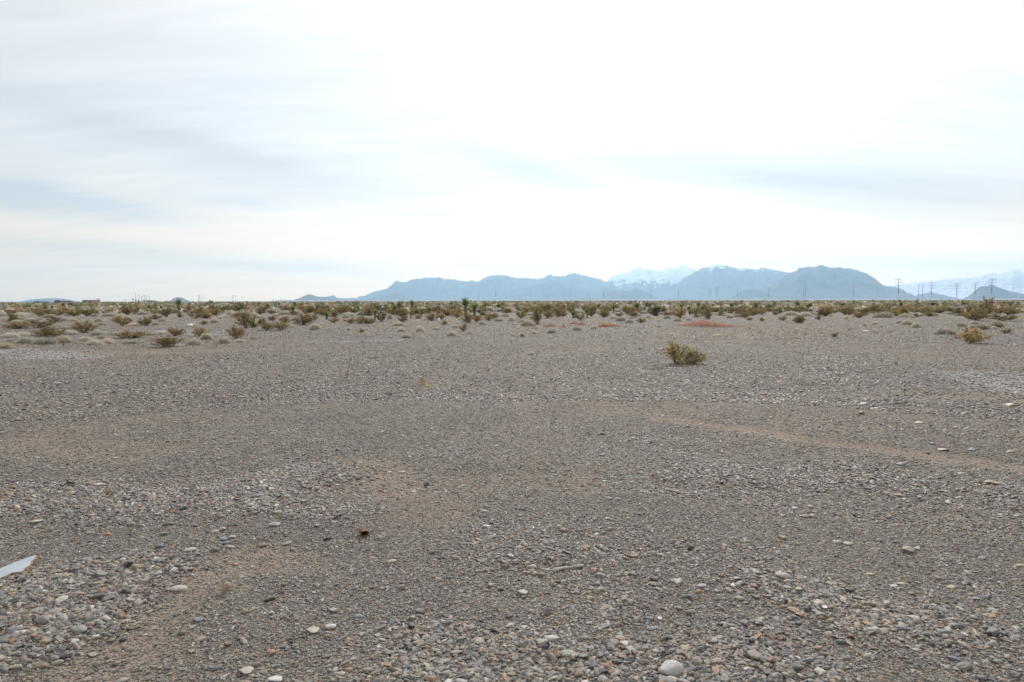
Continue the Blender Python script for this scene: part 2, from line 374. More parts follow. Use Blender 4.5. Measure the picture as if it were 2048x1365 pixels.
# ------------------------------------------------------------------ gravel (stuff)
def gravel_nodes(name, sub):
    g = bpy.data.node_groups.new(name, 'GeometryNodeTree'); g.is_modifier = True
    g.interface.new_socket('Geometry', in_out='INPUT', socket_type='NodeSocketGeometry'); g.interface.new_socket('Geometry', in_out='OUTPUT', socket_type='NodeSocketGeometry')
    GN = g.nodes; GL = g.links; gi = GN.new('NodeGroupInput'); go = GN.new('NodeGroupOutput')
    g2i = GN.new('GeometryNodeGeometryToInstance')
    for k in range(10):
        ic = GN.new('GeometryNodeMeshIcoSphere'); ic.inputs['Radius'].default_value = .5; ic.inputs['Subdivisions'].default_value = sub
        sp = GN.new('GeometryNodeSetPosition'); no = GN.new('ShaderNodeTexNoise'); no.noise_dimensions = '4D'; no.inputs['Scale'].default_value = 1.5; no.inputs['Detail'].default_value = 1.5; no.inputs['W'].default_value = k * 3.3
        ps = GN.new('GeometryNodeInputPosition'); GL.new(ps.outputs[0], no.inputs['Vector'])
        v1 = GN.new('ShaderNodeVectorMath'); v1.operation = 'SUBTRACT'; v1.inputs[1].default_value = (.5, .5, .5)
        GL.new(no.outputs['Color'], v1.inputs[0]); v2 = GN.new('ShaderNodeVectorMath'); v2.operation = 'SCALE'; v2.inputs['Scale'].default_value = 1.35; GL.new(v1.outputs[0], v2.inputs[0])
        GL.new(ic.outputs[0], sp.inputs['Geometry']); GL.new(v2.outputs[0], sp.inputs['Offset'])
        ss = GN.new('GeometryNodeSetShadeSmooth'); GL.new(sp.outputs[0], ss.inputs[0]); ss.inputs['Shade Smooth'].default_value = (k % 2 == 0)
        sm = GN.new('GeometryNodeSetMaterial'); sm.inputs['Material'].default_value = M_PEB; GL.new(ss.outputs[0], sm.inputs[0]); GL.new(sm.outputs[0], g2i.inputs[0])
    ip = GN.new('GeometryNodeInstanceOnPoints'); ip.inputs['Pick Instance'].default_value = True
    GL.new(gi.outputs[0], ip.inputs['Points']); GL.new(g2i.outputs[0], ip.inputs['Instance'])
    for nm, ty, sk in (('idx', 'INT', 'Instance Index'), ('rot', 'FLOAT_VECTOR', 'Rotation'), ('scl', 'FLOAT_VECTOR', 'Scale')):
        na = GN.new('GeometryNodeInputNamedAttribute'); na.data_type = ty; na.inputs['Name'].default_value = nm; GL.new(na.outputs[0], ip.inputs[sk])
    GL.new(ip.outputs[0], go.inputs[0]); return g
def scatter(n, r0, r1, smin, smax, cov, pw=2.2, amax=42, seed=1):
    """points thinning with distance, sizes (m) power law"""
    g = np.random.default_rng(seed)
    A = R(amax); r = np.sqrt(g.uniform(r0 ** 2, r1 ** 2, n)) if cov == 'flat' else r0 * (r1 / r0) ** g.uniform(0, 1, n)
    a = g.uniform(-A, A, n); x = r * np.sin(a); y = r * np.cos(a)
    s = smin * (1 - g.uniform(0, 1, n) * (1 - (smin / smax) ** pw)) ** (-1 / pw)
    return x, y, s, g
def gravel():
    X = []; Y = []; S = []
    def put(n, r0, r1, smin, smax, pw, cov, seed, sandkill, kc=0, base=1.0):
        x, y, s, g = scatter(n, r0, r1, smin, smax, cov, pw, seed=seed)
        m = sand(x, y); c = coarse(x, y); p = (1 - sandkill * m) * (base + kc * c)
        k = g.uniform(0, 1, n) < p; X.append(x[k]); Y.append(y[k]); S.append((s * (1 + .35 * c))[k])
    put(150000, 2.2, 5.5, .006, .02, 2.2, 'flat', 1, .5)
    put(70000, 2.2, 8, .009, .024, 3.0, 'log', 2, .75, .4, .6)
    put(130000, 5.5, 13, .012, .03, 3.0, 'log', 3, .68, .2, .8)
    put(15000, 2.2, 11, .019, .052, 3.4, 'log', 4, 1., .75, .07)
    put(110000, 11, 32, .022, .06, 3.2, 'log', 5, .7, .1, .9)
    x, y, s_, g = scatter(90000, 2.3, 9, .018, .05, 'log', 2.6, seed=8); k = g.uniform(0, 1, len(x)) < mask(x, y, COARSEW, 30) ** 1.5; X.append(x[k]); Y.append(y[k]); S.append(s_[k])
    put(60000, 30, 80, .035, .08, 3.2, 'log', 6, .5)
    x = np.concatenate(X); y = np.concatenate(Y); s = np.concatenate(S); n = len(x); print('gravel', n)
    g = np.random.default_rng(11)
    asp = g.uniform(.55, 1.0, n); fl = g.uniform(.28, .62, n)
    scl = np.stack([s * g.uniform(.95, 1.35, n), s * asp, s * fl], 1)
    z = hgt(x, y) + scl[:, 2] * g.uniform(.05, .38, n)
    rot = np.stack([g.normal(0, .22, n), g.normal(0, .22, n), g.uniform(0, 6.283, n)], 1)
    me = bpy.data.meshes.new('gravel'); me.vertices.add(n); me.vertices.foreach_set('co', np.stack([x, y, z], 1).astype(np.float32).ravel())
    for nm, ty, d, f in (('idx', 'INT', g.integers(0, 10, n).astype(np.int32), 'value'), ('rot', 'FLOAT_VECTOR', rot.astype(np.float32), 'vector'), ('scl', 'FLOAT_VECTOR', scl.astype(np.float32), 'vector')):
        a = me.attributes.new(nm, ty, 'POINT'); a.data.foreach_set(f, d.ravel())
    me.materials.append(M_PEB)
    o = link('gravel', me); md = o.modifiers.new('scatter', 'NODES'); md.node_group = gravel_nodes('gravel_scatter', 2)
    tag(o, 'mixed grey, tan and rust pebbles strewn over the desert floor', 'gravel', None, 'stuff')
gravel()

# ------------------------------------------------------------------ plants: builders (unit size, base at origin)
def blades(B, D, S, tip=.0):
    """base points B, length vectors D, side vectors S -> diamond quads"""
    n = len(B); V = np.empty((n, 4, 3)); V[:, 0] = B; V[:, 1] = B + D * .45 + S; V[:, 2] = B + D; V[:, 3] = B + D * .45 - S
    return V.reshape(-1, 3), np.arange(n * 4).reshape(n, 4)
def unit(v): return v / (np.linalg.norm(v, axis=1, keepdims=True) + 1e-9)
def rdir(g, n): return unit(g.normal(0, 1, (n, 3)))
def pick(g, n, pal):
    pal = np.array(pal); c = pal[g.integers(0, len(pal), n)]; return c * g.uniform(.75, 1.25, (n, 1))
OLIVE = [(.33, .27, .12), (.39, .31, .14), (.28, .245, .12), (.42, .33, .15), (.25, .23, .12)]
GOLD = [(.43, .31, .13), (.49, .35, .15), (.38, .28, .13), (.34, .26, .13), (.52, .41, .21)]
GREEN = [(.17, .23, .08), (.24, .29, .11), (.14, .19, .08), (.32, .34, .16)]
GREY = [(.62, .58, .50), (.54, .51, .44), (.70, .66, .58), (.46, .43, .38)]
TAN = [(.66, .56, .42), (.58, .48, .35), (.7, .61, .46)]
ORANGE = [(.50, .22, .12), (.43, .19, .11), (.56, .28, .16), (.32, .15, .1)]
STRAW = [(.62, .50, .28), (.55, .43, .24), (.66, .56, .36)]
PINK = [(.38, .22, .17), (.42, .26, .2), (.34, .2, .16)]
def twigs_mesh(paths, r0):
    mb = MB()
    for p in paths: mb.tube(p, [r0 * (1 - .75 * i / (len(p) - 1)) for i in range(len(p))], 3, 0, False)
    return mb
def make_creosote(seed, nst=16, nleaf=1600, pal=OLIVE, open_=.5, leaf=.035, spread=1.0):
    """open vase-shaped desert shrub in a 1 x 1 x 1 box; returns stem mesh and foliage mesh"""
    g = np.random.default_rng(seed); paths = []; tips = []
    for i in range(nst):
        a = g.uniform(0, 6.283); lean = g.uniform(.12, 1.0) * spread; L_ = g.uniform(.62, 1.05)
        rad = lean * .5; zt = L_ * math.sqrt(max(.08, 1 - (lean * .8) ** 2)); ex = Vector((math.cos(a) * rad, math.sin(a) * rad, zt))
        p = [Vector((math.cos(a) * .02, math.sin(a) * .02, -.03))]
        for t in (.3, .6, .85, 1): p.append(Vector((ex.x * t ** .9, ex.y * t ** .9, ex.z * t)) + Vector(g.normal(0, .022, 3)))
        paths.append(p)
        for t in range(1, 4):
            for _ in range(3):
                b = p[t] + (p[t + 1] - p[t]) * g.uniform(0, 1); d = Vector((math.cos(a) * .6, math.sin(a) * .6, .7)) + Vector(g.normal(0, .65, 3)); e = b + d.normalized() * g.uniform(.1, .24)
                if e.z < .05: continue
                paths.append([b, (b + e) / 2 + Vector(g.normal(0, .012, 3)), e]); tips.append((b, e))
        tips.append((p[-2], p[-1]))
    st = twigs_mesh(paths, .011)
    k = g.integers(0, len(tips), nleaf); B = np.array([np.array(tips[i][0]) for i in k]); E = np.array([np.array(tips[i][1]) for i in k])
    t = g.beta(2.2, 1.3, (nleaf, 1)); P = B + (E - B) * t * 1.05 + g.normal(0, .022 + .02 * (1 - open_), (nleaf, 3)); P[:, 2] = np.maximum(P[:, 2], .015)
    D = unit(rdir(g, nleaf) + np.array([0, 0, .4])) * leaf * g.uniform(.6, 1.3, (nleaf, 1)); S = unit(np.cross(D, rdir(g, nleaf))) * leaf * .32
    V, Q = blades(P, D, S); cc = pick(g, nleaf, pal) * np.array([pick(g, 1, [(1, 1, 1)])[0]])
    tone = g.uniform(.75, 1.25, len(tips))[k][:, None]
    return st.mesh('bush_stems', M_STEM), mesh_np('bush_foliage', V, Q, M_LEAF, cols=cc * tone), (V, Q, cc * tone, st)
def joined(name, V, Q, cc, st, leafm):
    """foliage and stems of a far bush as one mesh"""
    me0 = st; sv = np.array([tuple(v) for v in st.V]); sq = np.array([f for f in st.F if len(f) == 4]) + len(V)
    VV = np.vstack([V, sv]); QQ = np.vstack([Q, sq]); cols = np.vstack([cc, np.full((len(sq), 3), (.22, .17, .13))])
    return mesh_np(name, VV, QQ, leafm, cols=cols)
def make_mound(seed, n=1500, pal=GREY, flat_=1.0, ln=.17, name='dry_mound'):
    g = np.random.default_rng(seed); d = rdir(g, n); d[:, 2] = np.abs(d[:, 2])
    lob = g.uniform(0, 6.283, 4); f = 1 + .13 * np.sin(np.arctan2(d[:, 1], d[:, 0])[:, None] * np.array([2, 3, 5, 4]) + lob).sum(1) * .7
    r = g.uniform(.3, .86, n) ** .55 * f
    P = d * r[:, None] * np.array([.46, .46, .8 * flat_]); P += g.normal(0, .015, (n, 3)); P[:, 2] = np.maximum(P[:, 2], 0)
    D = unit(d * 1.3 + rdir(g, n) * .7 + np.array([0, 0, .3])) * ln * g.uniform(.5, 1.2, (n, 1)); S = unit(np.cross(D, rdir(g, n))) * .013
    V, Q = blades(P, D, S); V[:, 2] = np.maximum(V[:, 2], -.02); return mesh_np(name, V, Q, M_DRY, cols=pick(g, n, pal))
def make_mat(seed, n=1600, pal=ORANGE):
    """low sprawling mat of dead russet stems, highest in the middle"""
    g = np.random.default_rng(seed); x = np.clip(g.normal(0, .22, n), -.5, .5); y = np.clip(g.normal(0, .22, n), -.5, .5)
    top = np.exp(-((x + .04) / .24) ** 2 - (y / .3) ** 2) * (.75 + .25 * vnoise(x * 9 + 5, y * 9 + 5, seed)) + .12
    P = np.stack([x, y, top * g.uniform(0, .85, n)], 1); D = unit(np.stack([x * 3, y * 3, np.full(n, .12)], 1) + rdir(g, n) * .8) * g.uniform(.04, .13, (n, 1)) * np.array([1, 1, 1.4]); S = unit(np.cross(D, rdir(g, n))) * .006
    V, Q = blades(P, D, S); V[:, 2] = np.maximum(V[:, 2], -.02); return mesh_np('russet_mat', V, Q, M_DRY, cols=pick(g, n, pal))
def make_tuft(seed, n=160, pal=STRAW, up=1.0, wdt=.01):
    g = np.random.default_rng(seed); a = g.uniform(0, 6.283, n); r = g.uniform(0, .35, n) ; P = np.stack([np.cos(a) * r, np.sin(a) * r, np.zeros(n)], 1)
    D = unit(np.stack([np.cos(a), np.sin(a), np.zeros(n)], 1) * g.uniform(.1, .9, (n, 1)) + np.array([0, 0, up]) + rdir(g, n) * .3) * g.uniform(.35, 1, (n, 1)); S = unit(np.cross(D, rdir(g, n))) * wdt
    V, Q = blades(P, D, S); V[:, 2] = np.maximum(V[:, 2], -.02); return mesh_np('dry_tuft', V, Q, M_DRY, cols=pick(g, n, pal))
def yucca_head(g, c, rad, n, pal, droop=0.0):
    d = rdir(g, n); d[:, 2] = d[:, 2] * .75 + .35 - droop; d = unit(d)
    D = d * rad * g.uniform(.75, 1.1, (n, 1)); S = unit(np.cross(D, rdir(g, n))) * rad * .085
    V = np.empty((n, 4, 3)); V[:, 0] = c; V[:, 1] = c + D * .3 + S; V[:, 2] = c + D; V[:, 3] = c + D * .3 - S
    return V.reshape(-1, 3), np.arange(n * 4).reshape(n, 4), pick(g, n, pal)
def cat(parts):
    V = []; Q = []; C = []; o = 0
    for v, q, c in parts: V.append(v); Q.append(q + o); C.append(c); o += len(v)
    return np.vstack(V), np.vstack(Q), np.vstack(C)
def make_yucca(seed, heads=1, trunk=True, stump=False):
    """height 1: shaggy trunk with a rosette of stiff blades on top"""
    g = np.random.default_rng(seed); mb = MB(); tips = []
    if trunk:
        for h in range(heads):
            zt = (.70 if h == 0 else g.uniform(.4, .62)); off = Vector((0, 0, 0)) if h == 0 else Vector((g.uniform(-.22, .22), g.uniform(-.12, .12), 0))
            lean = Vector((g.normal(0, .04), g.normal(0, .04), 0))
            pts = [off * .3 + Vector((0, 0, -.04)), off * .8 + lean * .4 + Vector((0, 0, zt * .35)), off + lean * .8 + Vector((0, 0, zt * .7)), off + lean + Vector((0, 0, zt))]
            mb.tube(pts, [.085, .08, .08, .06], 8); tips.append((np.array(pts[-1]), .36 if h == 0 else .29))
    else: tips = [(np.array((0, 0, .12)), .9)] + [(np.array((g.uniform(-.4, .4), g.uniform(-.3, .3), .08)), .6) for _ in range(heads - 1)]
    # dead leaves hanging on the trunk
    P = []; 
    tr_parts = []
    if trunk:
        for c, r in tips:
            m = 70; z = g.uniform(.08, c[2], m); a = g.uniform(0, 6.283, m); rr = .06
            B = np.stack([c[0] * z / c[2] + np.cos(a) * rr, c[1] * z / c[2] + np.sin(a) * rr, z], 1); D = np.stack([np.cos(a) * .07, np.sin(a) * .07, -g.uniform(.1, .2, m)], 1); S = np.stack([-np.sin(a), np.cos(a), a * 0], 1) * .014
            v, q = blades(B, D, S); v[:, 2] = np.maximum(v[:, 2], -.02); tr_parts.append((v, q, pick(g, m, [(.30, .27, .23), (.38, .34, .28), (.20, .18, .155)])))
    head = cat([yucca_head(g, c, r, 0 if stump else (120 if trunk else 80), GREEN) for c, r in tips] + [yucca_head(g, c - np.array([0, 0, .03]), r * .8, 22, [(.2, .17, .1), (.15, .13, .09)], .5) for c, r in tips])
    out = []
    if trunk:
        sv = np.array([tuple(v) for v in mb.V]); sq = np.array([f for f in mb.F if len(f) == 4]); tp = cat([(sv, sq, np.full((len(sq), 3), (.20, .18, .155)))] + tr_parts)
        out.append(mesh_np('yucca_trunk', tp[0], tp[1], M_DRY, cols=tp[2]))
    else: out.append(None)
    out.append(mesh_np('yucca_crown', head[0], head[1], M_LEAF, cols=head[2]))
    return out
NV = 6
CREO = [make_creosote(100 + i, 16 + 2 * i, 2000, [OLIVE, GOLD, OLIVE, GOLD, OLIVE, GOLD][i], .4, .055, 1.15) for i in range(NV)]
CREO_J = [joined('creosote_bush', *c[2], M_LEAF) for c in CREO]
DENSE = [make_creosote(150 + i, 20, 2900, OLIVE if i else [(.55, .43, .10), (.62, .48, .14), (.45, .37, .10), (.68, .52, .18)], .7, .040, 1.15) for i in range(2)]
MOUND = [make_mound(200 + i, 2300, [GREY, GREY, GREY, GREY + TAN, TAN, GREY][i], .9 + .04 * i) for i in range(6)]
MATS = [make_mat(300 + i) for i in range(3)]
TUFTS = [make_tuft(400 + i) for i in range(3)]; PTUFT = [make_tuft(420 + i, 120, PINK, 1.6, .008) for i in range(2)]
YUC = [make_yucca(500, 1), make_yucca(501, 1), make_yucca(502, 2), make_yucca(503, 3)]
ROS = [make_yucca(510, 1, False), make_yucca(511, 2, False)]

# ------------------------------------------------------------------ plants: where they stand (zoomed photo regions: x0, y0, scale)
RG = {1: (0, 570, 4.876), 2: (400, 570, 4.876), 3: (800, 570, 4.876), 4: (1200, 570, 4.876), 5: (1600, 570, 4.571)}
C_ = [(1, 430, 540, 250, 140), (1, 790, 470, 200, 120), (1, 1230, 525, 280, 75), (1, 1410, 405, 130, 95), (1, 1160, 400, 150, 85), (1, 1605, 612, 240, 112), (1, 1680, 500, 180, 80), (1, 1930, 505, 150, 95), (1, 130, 430, 240, 75), (1, 320, 425, 250, 85), (1, 1610, 315, 110, 90), (1, 1740, 320, 80, 42), (1, 1220, 295, 140, 85), (1, 380, 310, 280, 65), (1, 80, 290, 200, 50), (1, 820, 300, 150, 60), (1, 690, 310, 160, 60), (1, 1830, 280, 100, 70), (1, 1930, 290, 100, 70), (1, 1480, 280, 120, 60), (1, 2000, 330, 90, 60), (1, 560, 300, 120, 50), (1, 1320, 280, 90, 45),
      (2, 430, 425, 170, 170), (2, 630, 445, 150, 90), (2, 780, 445, 130, 90), (2, 990, 395, 180, 110), (2, 1080, 360, 130, 70), (2, 1300, 370, 120, 50), (2, 1310, 325, 90, 60), (2, 1470, 380, 80, 60), (2, 1560, 380, 130, 60), (2, 1640, 380, 110, 60), (2, 1770, 365, 110, 120), (2, 1980, 370, 90, 70), (2, 330, 525, 160, 130), (2, 700, 350, 80, 50), (2, 820, 370, 120, 60), (2, 50, 330, 90, 60), (2, 240, 270, 140, 70), (2, 120, 270, 140, 70), (2, 380, 265, 140, 80), (2, 600, 270, 130, 70), (2, 760, 260, 100, 50), (2, 860, 270, 110, 60), (2, 900, 300, 80, 50), (2, 1000, 270, 150, 70), (2, 1150, 270, 120, 70), (2, 1240, 280, 110, 60), (2, 1400, 270, 140, 70), (2, 1640, 260, 110, 70), (2, 1720, 260, 100, 70), (2, 1900, 250, 120, 60), (2, 30, 390, 70, 40), (2, 1570, 465, 55, 40),
      (3, 310, 352, 120, 80), (3, 390, 345, 100, 70), (3, 200, 300, 140, 70), (3, 560, 325, 110, 60), (3, 660, 370, 130, 85), (3, 740, 365, 110, 75), (3, 860, 350, 110, 70), (3, 920, 330, 90, 60), (3, 1180, 328, 110, 80), (3, 1240, 290, 90, 70), (3, 1350, 385, 150, 145), (3, 1440, 330, 120, 90), (3, 1540, 320, 100, 80), (3, 1590, 310, 80, 60), (3, 1765, 350, 110, 75), (3, 620, 460, 75, 80), (3, 430, 392, 60, 42), (3, 30, 320, 80, 60), (3, 170, 330, 90, 40), (3, 960, 245, 120, 50), (3, 840, 240, 110, 50), (3, 1050, 250, 120, 45), (3, 1420, 245, 130, 50), (3, 1560, 240, 120, 50), (3, 1680, 250, 110, 50), (3, 1900, 260, 120, 60), (3, 2000, 310, 90, 60), (3, 1870, 310, 80, 60), (3, 1190, 512, 48, 38),
      (4, 405, 372, 88, 52), (4, 330, 318, 120, 52), (4, 40, 320, 100, 70), (4, 200, 310, 80, 40), (4, 790, 322, 150, 90), (4, 1070, 338, 120, 90), (4, 1430, 325, 110, 60), (4, 1500, 300, 160, 80), (4, 1590, 290, 90, 60), (4, 1800, 350, 80, 50), (4, 1580, 358, 60, 38), (4, 1950, 375, 120, 65), (4, 1470, 345, 60, 30), (4, 940, 320, 60, 30), (4, 130, 240, 140, 50), (4, 960, 260, 100, 50), (4, 1420, 250, 150, 50), (4, 1760, 280, 100, 50), (4, 1930, 260, 120, 40), (4, 690, 290, 90, 50),
      (5, 1640, 332, 200, 110), (5, 1870, 332, 240, 62), (5, 1700, 250, 140, 80), (5, 1480, 282, 120, 60), (5, 1810, 250, 200, 80), (5, 180, 322, 60, 42), (5, 20, 352, 70, 72), (5, 440, 277, 100, 50), (5, 840, 287, 90, 50), (5, 740, 280, 110, 60), (5, 970, 277, 150, 80), (5, 1200, 290, 140, 40), (5, 1290, 260, 90, 40), (5, 1850, 392, 80, 42), (5, 1910, 442, 80, 42), (5, 1690, 412, 100, 45), (5, 330, 478, 65, 45), (5, 620, 270, 120, 60)]
G_ = [(1, 230, 575, 180, 80), (1, 400, 582, 200, 80), (1, 590, 568, 190, 75), (1, 640, 490, 170, 50), (1, 930, 495, 150, 60), (1, 900, 588, 150, 62), (1, 1030, 572, 130, 55), (1, 70, 515, 170, 58), (1, 200, 505, 150, 50), (1, 1880, 585, 140, 65), (1, 2000, 535, 120, 70), (1, 1460, 495, 110, 45), (1, 1560, 485, 110, 42), (1, 30, 625, 170, 62), (1, 800, 545, 140, 42), (1, 620, 355, 90, 42), (1, 700, 355, 100, 36), (1, 780, 322, 80, 36), (1, 950, 365, 110, 50), (1, 990, 392, 90, 32), (1, 1050, 308, 170, 42), (1, 910, 312, 70, 35), (1, 60, 348, 110, 32), (1, 280, 358, 110, 36), (1, 150, 368, 110, 30), (1, 620, 432, 110, 36), (1, 1290, 405, 130, 36), (1, 1570, 358, 90, 42), (1, 1400, 290, 50, 25), (1, 90, 558, 80, 32), (1, 980, 525, 90, 36), (1, 1260, 575, 200, 42), (1, 1510, 392, 60, 30), (1, 1870, 402, 80, 32),
      (2, 1115, 438, 125, 62), (2, 900, 417, 80, 36), (2, 930, 387, 80, 46), (2, 50, 535, 110, 62), (2, 130, 374, 110, 50), (2, 220, 573, 140, 82), (2, 1960, 457, 80, 42), (2, 1450, 442, 60, 36), (2, 1930, 403, 130, 46), (2, 2010, 522, 110, 50), (2, 560, 322, 100, 30), (2, 1850, 337, 60, 60), (2, 830, 317, 80, 25), (2, 300, 317, 80, 25), (2, 1420, 322, 90, 35), (2, 380, 562, 90, 40),
      (3, 190, 458, 96, 62), (3, 15, 453, 60, 42), (3, 500, 502, 112, 62), (3, 675, 482, 72, 36), (3, 60, 522, 112, 42), (3, 350, 438, 80, 32), (3, 540, 418, 70, 36), (3, 480, 292, 100, 45), (3, 580, 287, 90, 45), (3, 960, 357, 110, 42), (3, 1090, 355, 82, 52), (3, 1190, 367, 90, 42), (3, 1250, 402, 150, 60), (3, 1480, 472, 96, 50), (3, 1730, 447, 82, 46), (3, 1895, 432, 76, 46), (3, 1310, 482, 110, 34), (3, 800, 390, 80, 44), (3, 270, 348, 110, 42), (3, 1020, 312, 90, 35), (3, 900, 312, 50, 25), (3, 1110, 392, 50, 20), (3, 1280, 685, 90, 42),
      (4, 290, 373, 92, 46), (4, 210, 357, 120, 42), (4, 130, 332, 90, 35), (4, 310, 332, 60, 30), (4, 660, 333, 80, 40), (4, 760, 353, 90, 36), (4, 580, 408, 62, 20), (4, 670, 420, 20, 10), (4, 480, 322, 70, 30), (4, 1270, 327, 90, 36), (4, 1350, 318, 100, 40), (4, 870, 347, 70, 25), (4, 970, 312, 70, 30), (4, 510, 337, 80, 20), (4, 575, 362, 50, 20),
      (5, 1365, 453, 195, 72), (5, 1078, 393, 82, 52), (5, 1000, 362, 110, 46), (5, 920, 352, 60, 36), (5, 695, 362, 80, 32), (5, 745, 387, 46, 25), (5, 430, 317, 56, 36), (5, 1490, 383, 92, 46), (5, 1590, 402, 60, 40), (5, 1610, 362, 80, 40), (5, 1810, 382, 110, 60), (5, 1780, 405, 60, 35), (5, 1035, 302, 60, 25), (5, 1330, 382, 30, 22), (5, 990, 287, 60, 25), (5, 2020, 372, 60, 15), (5, 590, 378, 32, 30), (5, 100, 277, 90, 30), (5, 200, 282, 60, 30)]
Y_ = [(1, 1750, 275, 60, 130, 0), (1, 510, 265, 35, 60, 1), (1, 620, 245, 50, 60, 1), (1, 1455, 260, 60, 58, 2), (1, 770, 240, 35, 45, 1), (2, 925, 245, 45, 72, 1), (2, 768, 218, 35, 42, 0), (2, 1075, 262, 55, 58, 2), (2, 1235, 342, 50, 72, 2), (2, 1705, 348, 50, 105, 0), (2, 1590, 290, 45, 52, 1), (2, 1810, 238, 60, 45, 2), (2, 1945, 242, 35, 45, 1),
      (3, 115, 262, 55, 105, 0), (3, 640, 312, 95, 175, 0), (3, 725, 305, 95, 115, 1), (3, 285, 287, 60, 62, 2), (3, 105, 332, 45, 70, 1), (3, 385, 222, 42, 35, 1), (3, 500, 212, 42, 45, 2), (3, 1000, 272, 35, 48, 1), (3, 1270, 228, 45, 48, 0), (3, 1130, 228, 42, 38, 1), (3, 1340, 232, 55, 42, 2), (3, 1690, 318, 62, 62, 3), (3, 1825, 322, 55, 85, 0), (3, 1290, 272, 35, 42, 1), (3, 1450, 208, 40, 32, 1), (3, 1795, 228, 40, 32, 1),
      (4, 545, 305, 115, 95, 3), (4, 790, 255, 62, 62, 3), (4, 1105, 242, 45, 52, 1), (4, 1660, 255, 90, 62, 3), (4, 430, 272, 35, 52, 1), (4, 850, 238, 42, 38, 1), (4, 1180, 228, 52, 42, 2), (4, 880, 292, 42, 52, 2), (4, 1330, 228, 42, 32, 1), (5, 85, 178, 30, 28, 0), (5, 860, 250, 35, 42, 1), (5, 390, 212, 75, 42, 3), (5, 1225, 215, 85, 55, 3), (5, 1285, 175, 32, 28, 0), (5, 775, 277, 42, 42, 1), (5, 1500, 190, 42, 30, 2)]
R_ = [(1, 900, 280, 120, 85, 0), (2, 525, 415, 120, 105, 0), (2, 610, 380, 100, 85, 1), (2, 1580, 342, 105, 60, 1), (2, 1050, 312, 75, 38, 0), (3, 810, 300, 90, 62, 1), (3, 1570, 300, 90, 55, 0)]
O_ = [(3, 1240, 412, 105, 30), (3, 1320, 432, 62, 32), (3, 1480, 412, 155, 42), (3, 1600, 418, 62, 46), (3, 1710, 388, 112, 46), (3, 1790, 398, 112, 42), (3, 1990, 412, 135, 52), (4, 115, 412, 240, 50), (4, 1060, 408, 560, 78), (3, 970, 452, 60, 14)]
T_ = [(4, 600, 487, 110, 16, 0), (4, 720, 482, 90, 18, 0), (4, 1150, 490, 110, 18, 0), (4, 1270, 492, 110, 16, 0), (4, 1390, 490, 90, 15, 0), (4, 540, 562, 80, 35, 0), (4, 680, 572, 60, 42, 1), (4, 940, 548, 42, 50, 1), (4, 1040, 562, 70, 26, 0), (4, 1550, 472, 42, 52, 1), (4, 1650, 472, 62, 30, 0), (4, 1900, 482, 50, 62, 1), (4, 2000, 503, 35, 82, 1), (4, 1520, 402, 42, 26, 0), (4, 1460, 432, 42, 28, 1), (4, 1800, 572, 80, 25, 0), (4, 880, 602, 80, 30, 0),
      (5, 450, 422, 50, 40, 1), (5, 690, 447, 80, 32, 1), (5, 820, 442, 60, 32, 1), (5, 200, 452, 90, 30, 1), (5, 265, 468, 60, 15, 0), (5, 380, 472, 60, 15, 0), (3, 700, 512, 60, 18, 0), (3, 210, 508, 70, 16, 0), (3, 1910, 640, 80, 20, 0), (2, 1640, 470, 110, 14, 0), (2, 1480, 468, 80, 12, 0)]
LM = [("the left edge", 0), ("the tan skyline shed", 174), ("the white skyline buildings", 291), ('the thick-trunked yucca at left', 359), ("the twin low yucca rosettes", 515), ('the thin marker post', 546),
      ("the double-peaked hill", 650), ("the mountains' left-end yucca", 750), ("the lone slender yucca", 823), ('the tallest yucca', 931), ("the big upright bush", 1077), ("the short russet mats", 1190), ('the many-headed yucca clump', 1312), ('the long russet mat', 1415), ("the yuccas below the peak", 1540), ("the paired poles", 1608), ("the lone mountain pole", 1707), ('the tall three-armed pole', 1796), ("the big pale dome bush", 1898), ("the twiggy skyline bush", 1978), ("the right edge", 2048)]
ORD = ['nearest', 'second nearest', 'third nearest', 'fourth nearest', 'fifth nearest', 'sixth nearest', 'seventh nearest', 'eighth nearest', 'ninth nearest', 'tenth nearest', 'eleventh nearest', 'twelfth nearest']
def relabel(items, noun, landmarks=LM):
    """items: (obj, px, dist, adj) -> each gets its own label by rank within a landmark's sector"""
    sect = {}
    for it in items:
        k = min(range(len(landmarks)), key=lambda i: abs(landmarks[i][1] - it[1])); side = 'left' if it[1] < landmarks[k][1] else 'right'
        sect.setdefault((k, side, it[3]), []).append(it)
    for (k, side, adj), L_ in sect.items():
        L_.sort(key=lambda i: i[2])
        for r, it in enumerate(L_):
            rel = {'left': 'left of', 'right': 'right of'}[side]
            if 'edge' in landmarks[k][0]: rel = 'beside'
            if len(L_) == 1: lab = f'{adj} {noun} {rel} {landmarks[k][0]}'
            else: lab = f'{adj} {noun} {rel} {landmarks[k][0]}, {ORD[min(r, 11)]}'
            it[0]['label'] = lab
def place(e):
    x0, y0, s = RG[e[0]]; px, py = x0 + e[1] / s, y0 + e[2] / s
    x, y, z = ground(px, py); d = math.hypot(x, y); k = y / F
    return px, x, y, z, d, e[3] / s * k, e[4] / s * k
def sized(w): return 'small' if w < .9 else ('medium' if w < 1.9 else 'large')
def bush_obj(kind, v, parts, name, loc, rz, w, h):
    if parts:
        o = empty(name, loc, rz); o.scale = (w, w, h); link('stems', CREO[v][0], o); link('foliage', CREO[v][1], o)
    else: o = link(name, CREO_J[v], None, loc, (0, 0, rz), (w, w, h))
    return o
